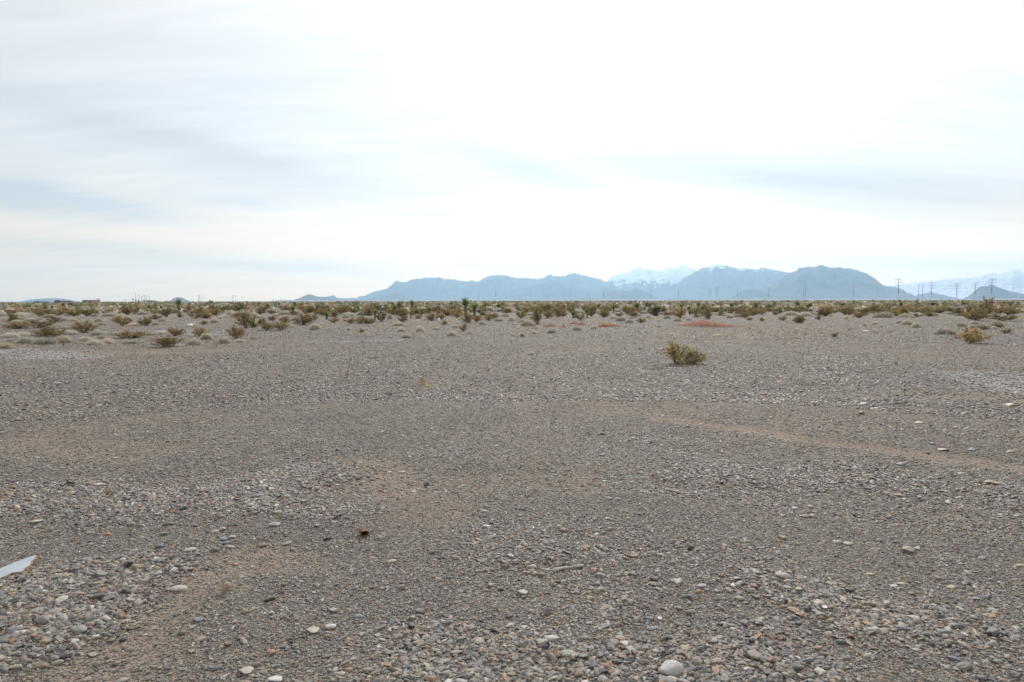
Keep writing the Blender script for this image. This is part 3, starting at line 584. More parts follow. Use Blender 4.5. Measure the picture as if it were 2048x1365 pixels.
def run():
    items = []
    for i, e in enumerate(C_):
        px, x, y, z, d, w_, h_ = place(e); v = (i * 7 + 3) % NV
        if d < 45: v = v | 1
        o = bush_obj('c', v, d < 48, 'creosote_bush', (x, y + w_ * .3, z - .02), random.uniform(0, 6.28), w_ * 1.08, h_ * 1.05)
        tag(o, None, 'shrub', 'olive and golden creosote bushes'); items.append((o, px, d, f"{sized(w_)} {'golden-brown' if v % 2 else 'olive-brown'}"))
    relabel(items, 'creosote bush')
    items = []
    for i, e in enumerate(G_):
        px, x, y, z, d, w_, h_ = place(e); v = (i * 5 + 1) % 4 if i not in (13, 50, 51) else 4
        if i == 50: v = 3
        o = link('dry_bush', MOUND[v], None, (x, y + w_ * .3, z - .02), (0, 0, random.uniform(0, 6.28)), (w_ * 1.05, w_ * .9, h_ * 1.15))
        tag(o, None, 'dry shrub', 'pale rounded dry bushes'); items.append((o, px, d, f"{sized(w_)} {'tan' if v == 4 else 'pale grey'} domed"))
    relabel(items, 'bush')
    items = []
    for i, e in enumerate(Y_):
        px, x, y, z, d, w_, h_ = place(e); t, c = YUC[e[5]]
        o = empty('yucca', (x, y, z - .02), random.uniform(0, 6.28)); o.scale = (max(w_ / .66, h_ * .85), max(w_ / .66, h_ * .85), h_ * 1.12)
        link('trunk', t, o); link('leaf_crown', c, o)
        tag(o, None, 'yucca', 'yuccas with trunks'); items.append((o, px, d, {0: 'single-headed', 1: 'slim', 2: 'two-headed', 3: 'many-headed'}[e[5]] + ' dark green'))
    relabel(items, 'yucca')
    items = []
    for i, e in enumerate(R_):
        px, x, y, z, d, w_, h_ = place(e)
        o = link('low_yucca', ROS[e[5]][1], None, (x, y, z - .02), (0, 0, random.uniform(0, 6.28)), (w_ / 1.7, w_ / 1.7, h_)); tag(o, None, 'yucca', 'trunkless yucca rosettes')
        items.append((o, px, d, 'green stiff-bladed'))
    relabel(items, 'trunkless yucca rosette')
    items = []
    for i, e in enumerate(O_):
        px, x, y, z, d, w_, h_ = place(e)
        o = link('russet_weed_mat', MATS[i % 3], None, (x, y + .6, z - .01), (0, 0, 0), (w_ * 1.1, min(w_, 3.0), h_ * 1.05)); tag(o, None, 'dry weed', 'low russet mats of dead weed')
        items.append((o, px, d, ('long' if w_ > 3 else 'small') + ' orange-red'))
    relabel(items, 'mat of dead weed')
    items = []
    for i, e in enumerate(T_):
        px, x, y, z, d, w_, h_ = place(e); me = (PTUFT[i % 2] if e[5] else TUFTS[i % 3])
        o = link('dry_grass_tuft', me, None, (x, y, z - .01), (0, 0, random.uniform(0, 6.28)), (w_ * .8, w_ * .8, h_ * 1.1)); tag(o, None, 'dry grass', 'thin dry tufts on the gravel')
        items.append((o, px, d, 'pinkish thin' if e[5] else 'straw-yellow low'))
    relabel(items, 'tuft of dry grass')
run()
# the nearest bush, with its trailing side branch
def main_bush():
    x, y, z = ground(1358, 731); k = y / F
    o = empty('creosote_bush', (x, y + .25, z - .01)); tag(o, 'olive-golden leafy bush standing alone on open gravel, trailing a low branch to its right', 'shrub')
    st, fo, _ = DENSE[0]; wd = 66 * k; ht = 43 * k
    s = link('stems', st, o, scale=(wd, wd, ht)); f = link('foliage', fo, o, scale=(wd, wd, ht))
    g = np.random.default_rng(77); mb = MB(); P = []; CC = []
    ends = [Vector((54 * k, -.05, 22 * k)), Vector((62 * k, .05, 14 * k)), Vector((40 * k, -.1, 30 * k)), Vector((48 * k, .1, 10 * k)), Vector((30 * k, .0, 24 * k)), Vector((38 * k, -.12, 8 * k))]
    for e in ends:
        p = [Vector((0, 0, 0)), e * .35 + Vector((0, 0, -.02)), e * .7 + Vector(g.normal(0, .02, 3)), e]; mb.tube(p, [.008, .006, .004, .002], 4, 0, False)
        n = 230; t = g.beta(2.4, 1.1, (n, 1)); B = np.array(p[1]) + (np.array(e) - np.array(p[1])) * t + g.normal(0, .035, (n, 3)); P.append(B)
    B = np.vstack(P); B[:, 2] = np.maximum(B[:, 2], .01); n = len(B); D = rdir(g, n) * .032; S = unit(np.cross(D, rdir(g, n))) * .011; V, Q = blades(B, D, S)
    link('side_branch', mb.mesh('side_branch', M_STEM), o); link('side_foliage', mesh_np('side_foliage', V, Q, M_LEAF, cols=pick(g, n, OLIVE)), o)
    # open bush at the right
    x, y, z = ground(1954, 688); k = y / F
    o = empty('creosote_bush', (x, y + .3, z - .02), 1.0); o.scale = (58 * k, 58 * k, 33 * k)
    st, fo, _ = make_creosote(901, 17, 2800, GOLD, .7, .05, 1.1); link('stems', st, o); link('foliage', fo, o)
    tag(o, 'open golden bush on bare forked stems, right of the big pale dome-shaped bush', 'shrub')
    # dry twiggy skyline bush
    x, y, z = ground(1977, 622); k = y / F
    o = empty('twiggy_bush', (x, y, z - .02)); o.scale = (30 * k, 30 * k, 31 * k)
    st, fo, _ = make_creosote(902, 14, 520, [(.36, .27, .22), (.3, .23, .19)], .9, .07, 1.0); link('stems', st, o); link('foliage', fo, o)
    tag(o, 'dry pinkish twiggy bush rising above the skyline among the right-hand poles', 'shrub')
    # small orange weed out on the gravel
    x, y, z = ground(844, 771); k = y / F
    o = link('dry_weed', make_mound(903, 420, [(.42, .22, .12), (.36, .18, .1), (.5, .32, .18)], 1.2, .22, 'dry_weed'), None, (x, y, z), (0, 0, 0), (15 * k, 15 * k, 17 * k)); tag(o, 'small rust-orange dead weed alone on the open gravel left of centre', 'dry weed')
    x, y, z = ground(858, 773)
    o = link('dry_grass_tuft', TUFTS[1], None, (x, y, z), (0, 0, 1), (.16, .13, .05)); tag(o, 'flattened straw wisps at the foot of the small rust-orange weed', 'dry grass')
    x, y, z = ground(937, 1021)
    o = link('green_sprout', make_tuft(905, 60, [(.38, .42, .16), (.5, .5, .26)], .8, .03), None, (x, y, z), (0, 0, 1), (.035, .035, .025)); tag(o, 'tiny yellow-green sprout on fine gravel near the middle of the photo', 'plant')
main_bush()

# ---- scrub that fills the middle distance: the nearest as individuals, the rest as stuff
def fill():
    g = np.random.default_rng(31); pts = []
    def cand(n, r0, r1, A=44):
        r = np.sqrt(g.uniform(r0 ** 2, r1 ** 2, n)); a = R(1) * g.uniform(-A, A, n); return r * np.sin(a), r * np.cos(a)
    x, y = cand(1150, 48, 135)
    # ragged near edge of the scrub
    edge = 60 + 18 * fbm(x * .03, x * 0, 70) + np.where(x > 6, 4, 0) - np.clip((-x - 16) * .6, 0, 24)
    k = (np.hypot(x, y) > edge) & (fbm(x * .05, y * .05, 71) > .37); x, y = x[k], y[k]
    lim = {'c': 180, 'g': 178, 'y': 34}; cnt = dict(c=0, g=0, y=0)
    order = np.argsort(np.hypot(x, y))
    bands = LM
    def lab(px, noun, d):
        kx = min(range(len(LM)), key=lambda i: abs(LM[i][1] - px)); side = 'left' if px < LM[kx][1] else 'right'
        rel = 'beside' if 'edge' in LM[kx][0] else f'{side} of'
        band = 'front scrub' if d < 85 else ('middle scrub' if d < 105 else 'back scrub')
        return f'{noun} in {band}, {rel} {LM[kx][0]}'
    for i in order:
        X, Y = float(x[i]), float(y[i]); d = math.hypot(X, Y); z = float(hgt(X, Y)); px = project(X, Y, z)[0]
        if px < -60 or px > 2110: continue
        u = g.uniform() * (1 if d > 78 else .9); t = 'c' if u < .5 else ('g' if u < .92 else 'y')
        if cnt[t] >= lim[t]: continue
        cnt[t] += 1; rz = g.uniform(0, 6.28)
        if t == 'c':
            v = int(g.integers(0, NV)); w_ = g.uniform(.7, 1.9) * (1 if d > 72 else .65); h_ = w_ * g.uniform(.42, .6)
            o = link('creosote_bush', CREO_J[v], None, (X, Y, z - .03), (0, 0, rz), (w_, w_ * .9, h_)); tag(o, lab(px, ('golden' if v % 2 else 'olive') + ' creosote bush', d), 'shrub', 'olive and golden creosote bushes')
        elif t == 'g':
            v = int(g.integers(0, 4)); w_ = g.uniform(.5, 1.6); h_ = w_ * g.uniform(.35, .48)
            o = link('dry_bush', MOUND[v], None, (X, Y, z - .03), (0, 0, rz), (w_, w_, h_)); tag(o, lab(px, 'pale grey low dry bush', d), 'dry shrub', 'pale rounded dry bushes')
        else:
            v = int(g.integers(0, 4)); h_ = g.uniform(.9, 1.5); o = empty('yucca', (X, Y, z - .03), rz); o.scale = (h_ * .9, h_ * .9, h_)
            link('trunk', YUC[v][0], o); link('leaf_crown', YUC[v][1], o); tag(o, lab(px, 'dark green trunked yucca', d), 'yucca', 'yuccas with trunks')
    # far scrub: one merged mesh
    def merged(name, n, r0, r1, q, wmin, wmax, label, seed):
        g = np.random.default_rng(seed); r = r0 * (r1 / r0) ** (g.uniform(0, 1, n) ** 1.05); a = R(1) * g.uniform(-46, 46, n); X = r * np.sin(a); Y = r * np.cos(a)
        keep = fbm(X * .02, Y * .02, seed) > .38; X, Y, r = X[keep], Y[keep], r[keep]; n = len(X)
        u = g.uniform(0, 1, n); typ = np.where(u < .42, 0, np.where(u < .92, 1, 2)); w_ = g.uniform(wmin, wmax, n) * np.where(typ == 2, .4, 1); h_ = np.where(typ == 0, w_ * g.uniform(.42, .62, n), np.where(typ == 1, w_ * g.uniform(.3, .42, n), g.uniform(.8, 1.7, n)))
        d = rdir(g, n * q).reshape(n, q, 3); d[..., 2] = np.abs(d[..., 2]); rad = g.uniform(.45, 1, (n, q, 1)) ** .5
        P = d * rad * np.stack([w_ * .5, w_ * .5, h_ * .9], 1)[:, None, :]
        y2 = typ == 2; P[y2, :, 2] = (h_[y2, None] * g.uniform(.1, 1, (y2.sum(), q)))
        P += np.stack([X, Y, hgt(X, Y)], 1)[:, None, :]; P = P.reshape(-1, 3)
        sz = np.repeat(w_ * np.where(typ == 2, 1.4, 1), q)[:, None] * g.uniform(.10, .2, (n * q, 1)) * (90 / q) ** .5; D = unit(rdir(g, n * q) + np.array([0, 0, .5])) * sz * 1.5; S = unit(np.cross(D, rdir(g, n * q))) * sz * .5
        V, Q = blades(P - D * .3, D, S); base = np.zeros((n, 3))
        for t_, pal in ((0, [(.36, .30, .17), (.42, .34, .2), (.32, .29, .18), (.46, .37, .22)]), (1, GREY), (2, GREEN)):
            k = typ == t_; base[k] = pick(g, k.sum(), pal)
        cc = np.repeat(base, q, 0) * g.uniform(.75, 1.25, (n * q, 1))
        o = link(name, mesh_np(name, V, Q, M_LEAF, cols=cc)); tag(o, label, 'scrub', None, 'stuff')
    merged('desert_scrub', 2900, 99, 260, 70, .8, 1.9, 'dense band of olive and grey scrub beyond the nearest bushes', 81)
    merged('far_scrub', 10000, 230, 2600, 20, 1.0, 2.2, 'far grey-green scrub thinning into the horizon line', 82)
fill()

# ------------------------------------------------------------------ stones
def stone_mesh(seed, angular):
    import bmesh
    bm = bmesh.new(); bmesh.ops.create_icosphere(bm, subdivisions=3, radius=.5); g = np.random.default_rng(seed)
    ph = g.uniform(0, 6.28, (4, 3)); dirs = [Vector(d) for d in rdir(g, 9)]; cut = [g.uniform(.28, .42) for _ in dirs]
    for v in bm.verts:
        c = v.co.copy(); n = sum(math.sin(c.x * (3 + k) + ph[k][0]) * math.sin(c.y * (3 + k) + ph[k][1]) * math.sin(c.z * (3 + k) + ph[k][2]) for k in range(4)) * .07
        c = c * (1 + n)
        if angular:
            for d, t in zip(dirs, cut):
                q = c.dot(d)
                if q > t: c = c - d * (q - t) * .9
        v.co = c
    for f in bm.faces: f.smooth = True
    me = bpy.data.meshes.new('stone'); bm.to_mesh(me); bm.free(); me.materials.append(M_STONE)
    xs = np.array([v.co[:] for v in me.vertices]); sp = xs.max(0) - xs.min(0); ctr = (xs.max(0) + xs.min(0)) / 2
    for v in me.vertices: v.co = Vector(((v.co.x - ctr[0]) / sp[0], (v.co.y - ctr[1]) / sp[1], (v.co.z - ctr[2]) / sp[2]))
    return me
ROUND = [stone_mesh(600 + i, False) for i in range(5)]; ANG = [stone_mesh(620 + i, True) for i in range(6)]
SC = {'pale': (.44, .42, .39), 'white': (.60, .59, .58), 'grey': (.27, .265, .255), 'slate': (.16, .17, .19), 'dark': (.075, .075, .08), 'tan': (.36, .29, .21), 'brown': (.24, .19, .155), 'orange': (.42, .24, .12), 'pink': (.37, .29, .25), 'green': (.33, .33, .28), 'olive': (.17, .17, .14), 'blue': (.23, .255, .30), 'red': (.28, .11, .08), 'cream': (.52, .47, .38)}
CN = {'pale': 'pale grey', 'white': 'whitish', 'grey': 'mid-grey', 'slate': 'slate-grey', 'dark': 'blackish', 'tan': 'tan', 'brown': 'brown', 'orange': 'orange-tan', 'pink': 'pinkish tan', 'green': 'greenish grey', 'olive': 'dark olive', 'blue': 'blue-grey', 'red': 'red-brown', 'cream': 'cream'}
SR = {'A': (0, 1000, 3.74), 'B': (500, 1000, 3.74), 'C': (1000, 1000, 3.74), 'D': (1548, 1000, 3.74), 'E': (0, 700, 4.096), 'F': (500, 700, 4.096), 'G': (1000, 700, 4.096), 'H': (1548, 700, 4.096)}
ST = {'A': '1330 665 120 45 pale a,1475 900 90 40 blue a,740 560 100 55 grey a,945 552 75 45 pale,545 525 75 45 slate,615 502 50 30 tan,1020 502 80 55 tan a,715 467 80 40 brown a,680 447 40 45 grey a,815 522 45 30 dark,770 610 75 30 tan,585 708 90 46 tan a,512 718 45 45 pale,335 687 45 35 white,280 687 90 28 slate,785 742 75 40 grey,305 900 120 85 grey a,580 972 140 60 grey a,665 932 90 40 brown a,430 862 80 40 grey,480 885 90 30 pale,490 1162 90 58 slate a,405 1182 80 42 grey,425 1217 90 42 green,30 1097 65 58 pink,330 1062 80 58 tan a,455 1125 75 48 slate a,195 812 45 25 red,915 1047 55 40 dark a,965 967 45 32 dark,1360 992 55 50 brown a,1490 1047 90 40 pink,1450 1074 35 30 white,1420 1137 55 35 grey a,1530 862 50 34 tan,1700 1082 60 40 brown,1830 1287 110 52 pale,1620 1257 80 40 slate a,715 1232 65 48 grey a,680 1162 90 34 green,855 1232 50 35 dark a,1415 374 95 34 pale,1720 352 75 30 pale,1220 257 60 36 slate,1190 347 70 40 slate,1370 58 60 52 slate a,1450 187 50 46 blue,1660 217 60 42 pale a,1735 192 70 22 dark a,1260 177 80 38 brown a,1600 237 75 25 tan,250 166 110 26 cream a,675 247 85 28 grey a,570 182 50 30 dark,795 257 55 30 orange,975 747 80 28 pale a,1050 622 60 34 blue,1760 482 45 25 orange,1650 122 50 38 tan,1690 322 60 30 slate,1668 293 62 36 blue,1550 235 40 34 blue,1735 278 60 30 pale,1600 370 60 40 brown,940 375 45 30 green,675 328 34 30 white,1515 512 40 25 slate,910 1352 90 34 pale,200 1205 70 40 blue,300 1240 100 46 brown a,240 965 60 30 grey,130 960 60 34 pale,150 775 60 26 pale,480 572 60 34 tan,1240 1260 50 28 slate,1155 1250 45 30 tan,640 1345 80 26 pink',
      'B': '600 947 100 48 white,460 982 105 38 cream a,810 872 75 38 blue,610 827 70 34 pale,1275 837 75 50 olive a,1130 652 60 48 green a,1150 617 40 28 pale,1380 917 60 48 pale,1645 1282 100 42 tan,40 1232 80 48 brown,880 1272 80 38 green,735 1272 60 30 orange,995 1342 36 36 white a,205 1242 50 38 blue,155 1137 80 34 orange,565 1172 75 34 brown,660 1207 60 34 green a,570 1017 40 38 orange a,940 1062 45 38 tan a,960 1102 40 26 white,1470 1007 50 36 pale,1410 987 65 24 slate,1435 967 45 30 slate,1580 1005 34 40 slate,1630 1182 45 38 slate,1350 1257 50 38 slate,1820 1237 60 48 slate,1055 460 85 28 pale,1530 432 70 38 pink,1625 402 50 36 slate,180 187 90 38 grey,270 327 80 28 green,210 92 80 36 cream a,25 67 50 28 blue,975 282 50 42 pale a,985 667 45 34 tan a,1095 434 40 24 tan,250 632 50 34 brown a,250 1097 55 28 slate,300 1062 45 28 dark,1490 582 55 28 slate,1740 1095 45 40 blue,1775 1040 40 40 dark,1680 1117 40 40 slate,1785 955 60 26 dark a,340 585 34 30 pale,160 845 50 38 cream,320 370 50 30 grey,85 340 70 34 brown,800 1345 60 26 blue,50 1350 60 30 slate,620 1345 44 36 cream',
      'C': '1265 1218 75 34 grey,505 1152 135 48 green,390 1042 115 48 pale,470 1217 70 58 grey a,160 697 95 50 pale a,240 500 70 42 pale,235 530 55 40 cream,262 550 50 36 pale,315 562 60 42 brown,680 737 70 52 cream a,755 667 65 38 pale,720 632 50 40 slate,905 1037 90 38 tan a,655 1112 75 38 blue,1795 737 80 46 pale,1430 842 85 48 brown,1335 812 55 36 grey,1485 687 55 34 orange,1290 467 60 34 green a,610 1207 50 36 grey,610 1277 80 38 grey,1130 892 50 36 blue,1145 962 100 30 blue,70 872 55 38 slate,235 832 60 34 tan a,670 922 60 28 pale,1290 607 45 24 cream a,1515 642 80 24 pale,1620 742 50 36 slate,1785 707 60 28 slate,1545 237 40 36 grey,1120 582 40 26 white,640 1032 65 38 green,140 357 60 28 grey,915 727 36 26 cream,235 362 50 24 dark,1080 842 30 24 slate,1430 1347 60 38 green,25 1152 50 34 blue,665 692 50 30 tan,1340 932 60 36 grey,1410 937 50 30 slate,1750 945 60 34 slate,1690 945 55 30 brown,1640 1220 90 30 slate,1785 1200 60 30 grey,540 560 30 18 orange,820 215 45 36 pink,710 145 50 30 brown,940 670 36 20 pale,80 1310 80 34 brown,160 1265 50 40 brown,1200 410 60 24 green,1020 412 40 24 white,245 1350 40 30 slate',
      'D': '80 572 140 52 grey a,725 782 85 48 olive,845 772 60 34 pale,770 827 70 30 pale,840 832 65 34 tan,1050 887 100 36 pale,945 902 65 38 blue,780 867 75 24 pale,710 927 70 28 orange,820 987 90 46 tan a,1350 937 85 38 green,1400 1022 75 34 dark,1430 1250 150 60 olive a,1350 1187 90 38 blue,1680 1207 85 34 blue,1565 1332 85 44 slate,505 1062 75 56 slate a,115 1097 60 34 blue,330 1112 60 30 orange,260 1177 65 38 tan,695 1167 60 38 cream,1010 1212 60 34 slate a,110 1217 55 50 slate,1640 822 65 24 pale,1250 822 110 26 blue a,1445 622 60 34 slate,1005 380 95 60 pink a,480 317 75 34 pale,555 327 70 28 cream,65 282 70 38 tan a,290 122 55 34 pale,225 122 70 28 tan,155 62 55 26 pale,185 672 55 36 cream a,105 657 80 28 pale,80 702 60 24 tan,415 962 60 34 grey a,1820 1030 80 40 blue,955 627 70 22 cream,900 645 60 20 white,860 208 50 24 pink,865 130 50 40 slate,1070 1122 70 20 pale,130 895 60 34 dark,190 925 55 36 slate,510 732 50 30 tan,1480 710 70 28 pink,1510 742 70 30 blue,1285 1005 40 36 pale,1565 435 70 30 grey,1850 492 80 32 tan a,720 555 60 22 cream,780 770 36 30 pale,500 1125 50 28 slate,230 712 46 26 pale',
      'F': '650 1077 60 40 blue,385 1037 70 34 tan,350 1062 40 30 tan,100 1117 100 30 grey a,545 1132 70 40 pale a,485 1127 50 38 tan,65 1192 90 28 blue,215 1195 60 46 slate a,745 1027 50 26 blue,1245 1002 65 18 pale,1140 1002 42 16 white,1000 1062 50 22 brown,385 888 45 18 slate,1310 880 36 18 pale,1065 1152 34 22 red,1336 1162 40 16 white,130 1210 60 26 grey,310 1200 60 30 cream',
      'H': '740 442 70 30 pale,1950 452 80 40 cream,1050 937 90 30 blue,910 962 40 30 brown,1245 1082 80 38 blue,1790 1092 110 46 tan a,1950 832 90 28 tan,1390 817 100 24 grey,350 912 60 24 green,280 907 50 26 slate,1195 595 70 16 cream,1540 1012 60 20 pale,1300 767 50 28 blue,1265 847 30 24 dark,130 985 50 30 pale,1490 635 50 20 pale,850 942 40 22 slate,1030 1192 80 30 tan,848 1007 44 28 slate,1620 820 60 26 blue',
      'G': '840 862 50 26 slate,895 1217 50 36 pale,1840 1165 40 16 cream,1500 1065 50 24 grey,1330 882 30 20 slate,530 1140 34 18 pale,1080 1085 40 16 pale', 
      'E': '455 272 60 20 pale,800 457 70 20 pale,90 1077 60 26 dark a,810 1102 110 18 cream a,820 1167 70 20 pale,300 882 50 16 pale,1535 917 50 26 blue,1310 982 50 26 pale,1550 1032 40 20 dark,1900 1062 60 30 blue,770 1190 70 24 pale,1375 747 50 26 grey,380 300 50 14 dark,610 577 50 16 dark,1080 612 60 14 dark,1755 725 50 20 slate,940 885 60 18 pale'}
SLM = [('the white painted board', 20, 1135), ('the upright tan stone', 452, 1175), ('the rusty crushed can', 727, 1067), ('the grey driftwood stick', 1136, 1140), ('the wire loop', 1263, 1245), ('the biggest whitish stone', 1343, 1341), ('the orange brick chips', 1222, 1132), ('the broken glass', 1265, 955), ("the short pale stick", 1346, 984),
       ('the green sprout', 937, 1020), ('the bottom left corner', 0, 1365), ('the bottom right corner', 2048, 1365), ("the pinkish wedge-shaped stone", 1817, 1100), ("the long grey slab", 1569, 1152), ("the dark upright stone", 853, 969), ("the tan sand strip", 1700, 895), ("the left cobble bank", 400, 990), ("the flat cream stone", 940, 1343), ("the right edge", 2048, 900), ('the dark scrap of bark', 655, 1083)]
def stones():
    items = []; n = 0
    for reg, txt in ST.items():
        x0, y0, s = SR[reg]
        for e in txt.split(','):
            f = e.split(); zx, zy, zw, zh = map(float, f[:4]); col = f[4]; ang = len(f) > 5
            px, py = x0 + zx / s, y0 + (zy + zh * .35) / s; x, y, z = ground(px, py); k = y / F
            w_ = zw / s * k; himg = zh / s * k; hh = min(himg * .85, w_ * (.75 if ang else .62)); dep = w_ * random.uniform(.55, .85)
            me = random.choice(ANG if ang or random.random() < .45 else ROUND); rz = random.uniform(-.35, .35) + random.choice((0, math.pi))
            o = link('stone', me, None, (x, y + dep * .2, z + hh * .28), (random.uniform(-.12, .12), random.uniform(-.15, .15), rz), (w_, dep, hh))
            c = (SC[col][0] * 1.03, SC[col][1], SC[col][2] * .95); j = random.uniform(.72, .92); o.color = (c[0] * j, c[1] * j, c[2] * j, 1)
            tag(o, None, 'stone', 'larger stones lying on the gravel'); items.append((o, px, py, f"{'big' if w_ > .085 else ('middling' if w_ > .05 else 'small')} {CN[col]} {'angular' if ang else 'rounded'}")); n += 1
    sect = {}
    for it in items:
        k = min(range(len(SLM)), key=lambda i: math.hypot(SLM[i][1] - it[1], (SLM[i][2] - it[2]) * 1.6)); nm, lx, ly = SLM[k]
        dx, dy = it[1] - lx, it[2] - ly
        side = ('left of' if dx < 0 else 'right of') if abs(dx) > abs(dy) * 1.3 else ('beyond' if dy < 0 else 'in front of')
        if 'corner' in nm or 'edge' in nm: side = 'towards'
        sect.setdefault((k, side, it[3]), []).append((math.hypot(dx, dy), it))
    for (k, side, adj), L_ in sect.items():
        L_.sort(key=lambda q: q[0])
        for r, (q, it) in enumerate(L_):
            it[0]['label'] = f'{adj} stone {side} {SLM[k][0]}' + ('' if len(L_) == 1 else f', {ORD[r]} to it')
    print('stones', n)
    def big(px, py, w, h, col, me, label, dep=.8, up=.3, rz=0, tilt=(0, 0)):
        x, y, z = ground(px, py); k = y / F; w_ = w * k; h_ = h * k
        o = link('stone', me, None, (x, y + w_ * dep * .3, z + h_ * up), (tilt[0], tilt[1], rz), (w_, w_ * dep, h_)); o.color = (*SC[col], 1) if isinstance(col, str) else (*col, 1); tag(o, label, 'stone')
    big(1343, 1353, 54, 27, (.37, .37, .365), ANG[4], 'biggest whitish smooth stone, half sunk in gravel at the bottom of the photo', .7, .38)
    big(452, 1185, 19, 22, (.42, .33, .23), ANG[2], 'tan two-toned stone standing upright and throwing a shadow on fine sand', .55, .42, .3)
    big(853, 973, 12, 11, 'slate', ANG[3], 'small dark grey stone standing upright beyond the sand patch', .6, .4)
    big(1724, 829, 13, 8, (.17, .12, .08), ANG[4], 'brown dark-sided stone on the gravel beyond the sand strip at right', .8, .35)
    big(1247, 1303, 12, 11, (.13, .06, .035), ANG[1], 'rust-brown lump of stone left of the biggest whitish stone', .9, .35)
stones()

# ------------------------------------------------------------------ debris
def prism(pts, z0, z1, name, mats, zs=None):
    n = len(pts); zs = zs or [0] * n; mb = MB(); V = [(p[0], p[1], z1 + q) for p, q in zip(pts, zs)] + [(p[0], p[1], z0 + q) for p, q in zip(pts, zs)]
    mb.add(V, [tuple(range(n))], 0); mb.add(V, [tuple(range(2 * n - 1, n - 1, -1))], 1); mb.add(V, [(i, i + n, (i + 1) % n + n, (i + 1) % n) for i in range(n)], 1)
    return mb.mesh(name, mats)
def debris():
    P = [(-90, 1196), (-90, 1172), (0, 1137), (38, 1121), (72, 1109), (70, 1116), (63, 1122), (59, 1131), (50, 1136), (44, 1143), (24, 1145), (11, 1152), (-10, 1159), (-50, 1178)]
    base = ground(20, 1135); o = empty('broken_board', base); W_ = []
    for p in P:
        x, y = flat(*p, base[2] + .048); W_.append((x - base[0], y - base[1]))
    if sum(a[0] * b[1] - b[0] * a[1] for a, b in zip(W_, W_[1:] + W_[:1])) < 0: W_.reverse()
    link('painted_panel', prism(W_, .022, .047, 'painted_panel', [M_PAINT, M_TAN]), o)
    g = np.random.default_rng(5); mb = MB(); T = [(72, 1109), (69, 1117), (62, 1123), (57, 1132), (49, 1139)]
    T = [flat(*t, base[2] + .043) for t in T]
    for (ax, ay), (bx, by) in zip(T[:-1], T[1:]):
        for k in range(7):
            t = g.uniform(); x, y = ax + (bx - ax) * t - base[0], ay + (by - ay) * t - base[1]
            mb.tube([(x - .01, y, .035), (x + g.uniform(.006, .02), y - g.uniform(-.006, .014), .03 + g.normal(0, .005))], [.007, .002], 5)
    link('torn_edge', mb.mesh('torn_edge', M_TAN), o)
    tag(o, 'white painted board with a torn tan edge lying on gravel at the left edge', 'board')
    # crushed rusty can
    x, y, z = ground(727, 1072); mb = MB(); n = 20; rings = []
    for i in range(9):
        t = i / 8; rr = .032 * (1 - .28 * math.sin(t * 3.1)); ring = []
        for k in range(n):
            a = 2 * math.pi * k / n; q = rr * (1 + .12 * math.sin(3 * a + t * 5)); ring.append((q * math.cos(a), -.045 + .09 * t, .027 + .72 * q * math.sin(a)))
        rings += ring
    mb.add(rings, [(i * n + k, i * n + (k + 1) % n, (i + 1) * n + (k + 1) % n, (i + 1) * n + k) for i in range(8) for k in range(n)] + [tuple(8 * n + k for k in range(n))])
    me = mb.mesh('crushed_can', M_RUST, True); o = link('crushed_can', me, None, (x, y, z), (0, .1, .4), (.85, .85, .9)); tag(o, 'crushed rusty can lying open-ended on the gravel', 'can')
    md = o.modifiers.new('thickness', 'SOLIDIFY'); md.thickness = .0015
    # sticks, twigs
    def stick(p0, p1, r, m, name, label, bend=.01, n=9, lift=.5, seed=0, cat_='stick'):
        g = np.random.default_rng(seed); a = Vector(ground(*p0)); b = Vector(ground(*p1)); a.z += r * lift + .006; b.z += r * lift + .01
        pts = []; rr = []
        for i in range(n):
            t = i / (n - 1); q = a.lerp(b, t) + Vector((0, bend * math.sin(t * 5), abs(bend) * .4 * math.sin(t * 3.1))) + Vector(g.normal(0, r * .15, 3)); pts.append(q - a); rr.append(r * (1 + .25 * math.sin(t * 7 + seed)) * (.7 if i in (0, n - 1) else 1))
        mb = MB(); mb.tube(pts, rr, 8); o = link(name, mb.mesh(name, m, True), None, a); tag(o, label, cat_)
    stick((1106, 1145), (1168, 1135), .0085, M_WOODG, 'driftwood_stick', 'smooth grey driftwood stick lying level on the gravel right of a stone cluster', .006, seed=1)
    stick((1330, 981), (1362, 989), .0095, M_WOODG, 'dry_stick', 'short pale stick on the gravel just right of the broken glass', .004, seed=2)
    stick((1027, 1082), (1049, 1084), .004, M_WOODG, 'wood_splinter', 'flat pale wood splinter above the cluster of rounded stones', .002, seed=3)
    stick((1156, 1237), (1160, 1253), .0015, M_WIRE, 'twig', 'thin dark twig pointing at the viewer left of the wire loop', .004, seed=4, cat_='twig')
    stick((925, 1090), (944, 1091), .0055, M_WOODG, 'bark_chip', 'pale bark chip casting a dark line of shade left of centre foreground', .002, seed=6)
    stick((648, 1083), (662, 1080), .007, simple('dark_bark', (.05, .03, .02), .9, .3, 30), 'bark_scrap', 'dark brown scrap of bark left of the rusty crushed can', .004, seed=7, cat_='bark')
    stick((1247, 1078), (1256, 1068), .0012, M_WOODG, 'twig', 'hair-thin pale twig above the orange brick chips', .004, seed=8, cat_='twig')
    # wire loop
    c = Vector(ground(1263, 1246)); g = np.random.default_rng(3); pts = []
    for i in range(46):
        t = i / 45; a = R(25) + t * R(345); r = .058 * (1 + .12 * math.sin(2 * a + 1) - .15 * t * (t > .9)); pts.append((-r * 1.05 * math.cos(a) * .95, r * 1.35 * math.sin(a) * .9, (.024 + .008 * math.sin(3 * a))))
    pts += [(pts[-1][0] + .006 * i, pts[-1][1] + .005 * i, .03 + .003 * i) for i in range(1, 3)]
    mb = MB(); mb.tube(pts, .0024, 6)
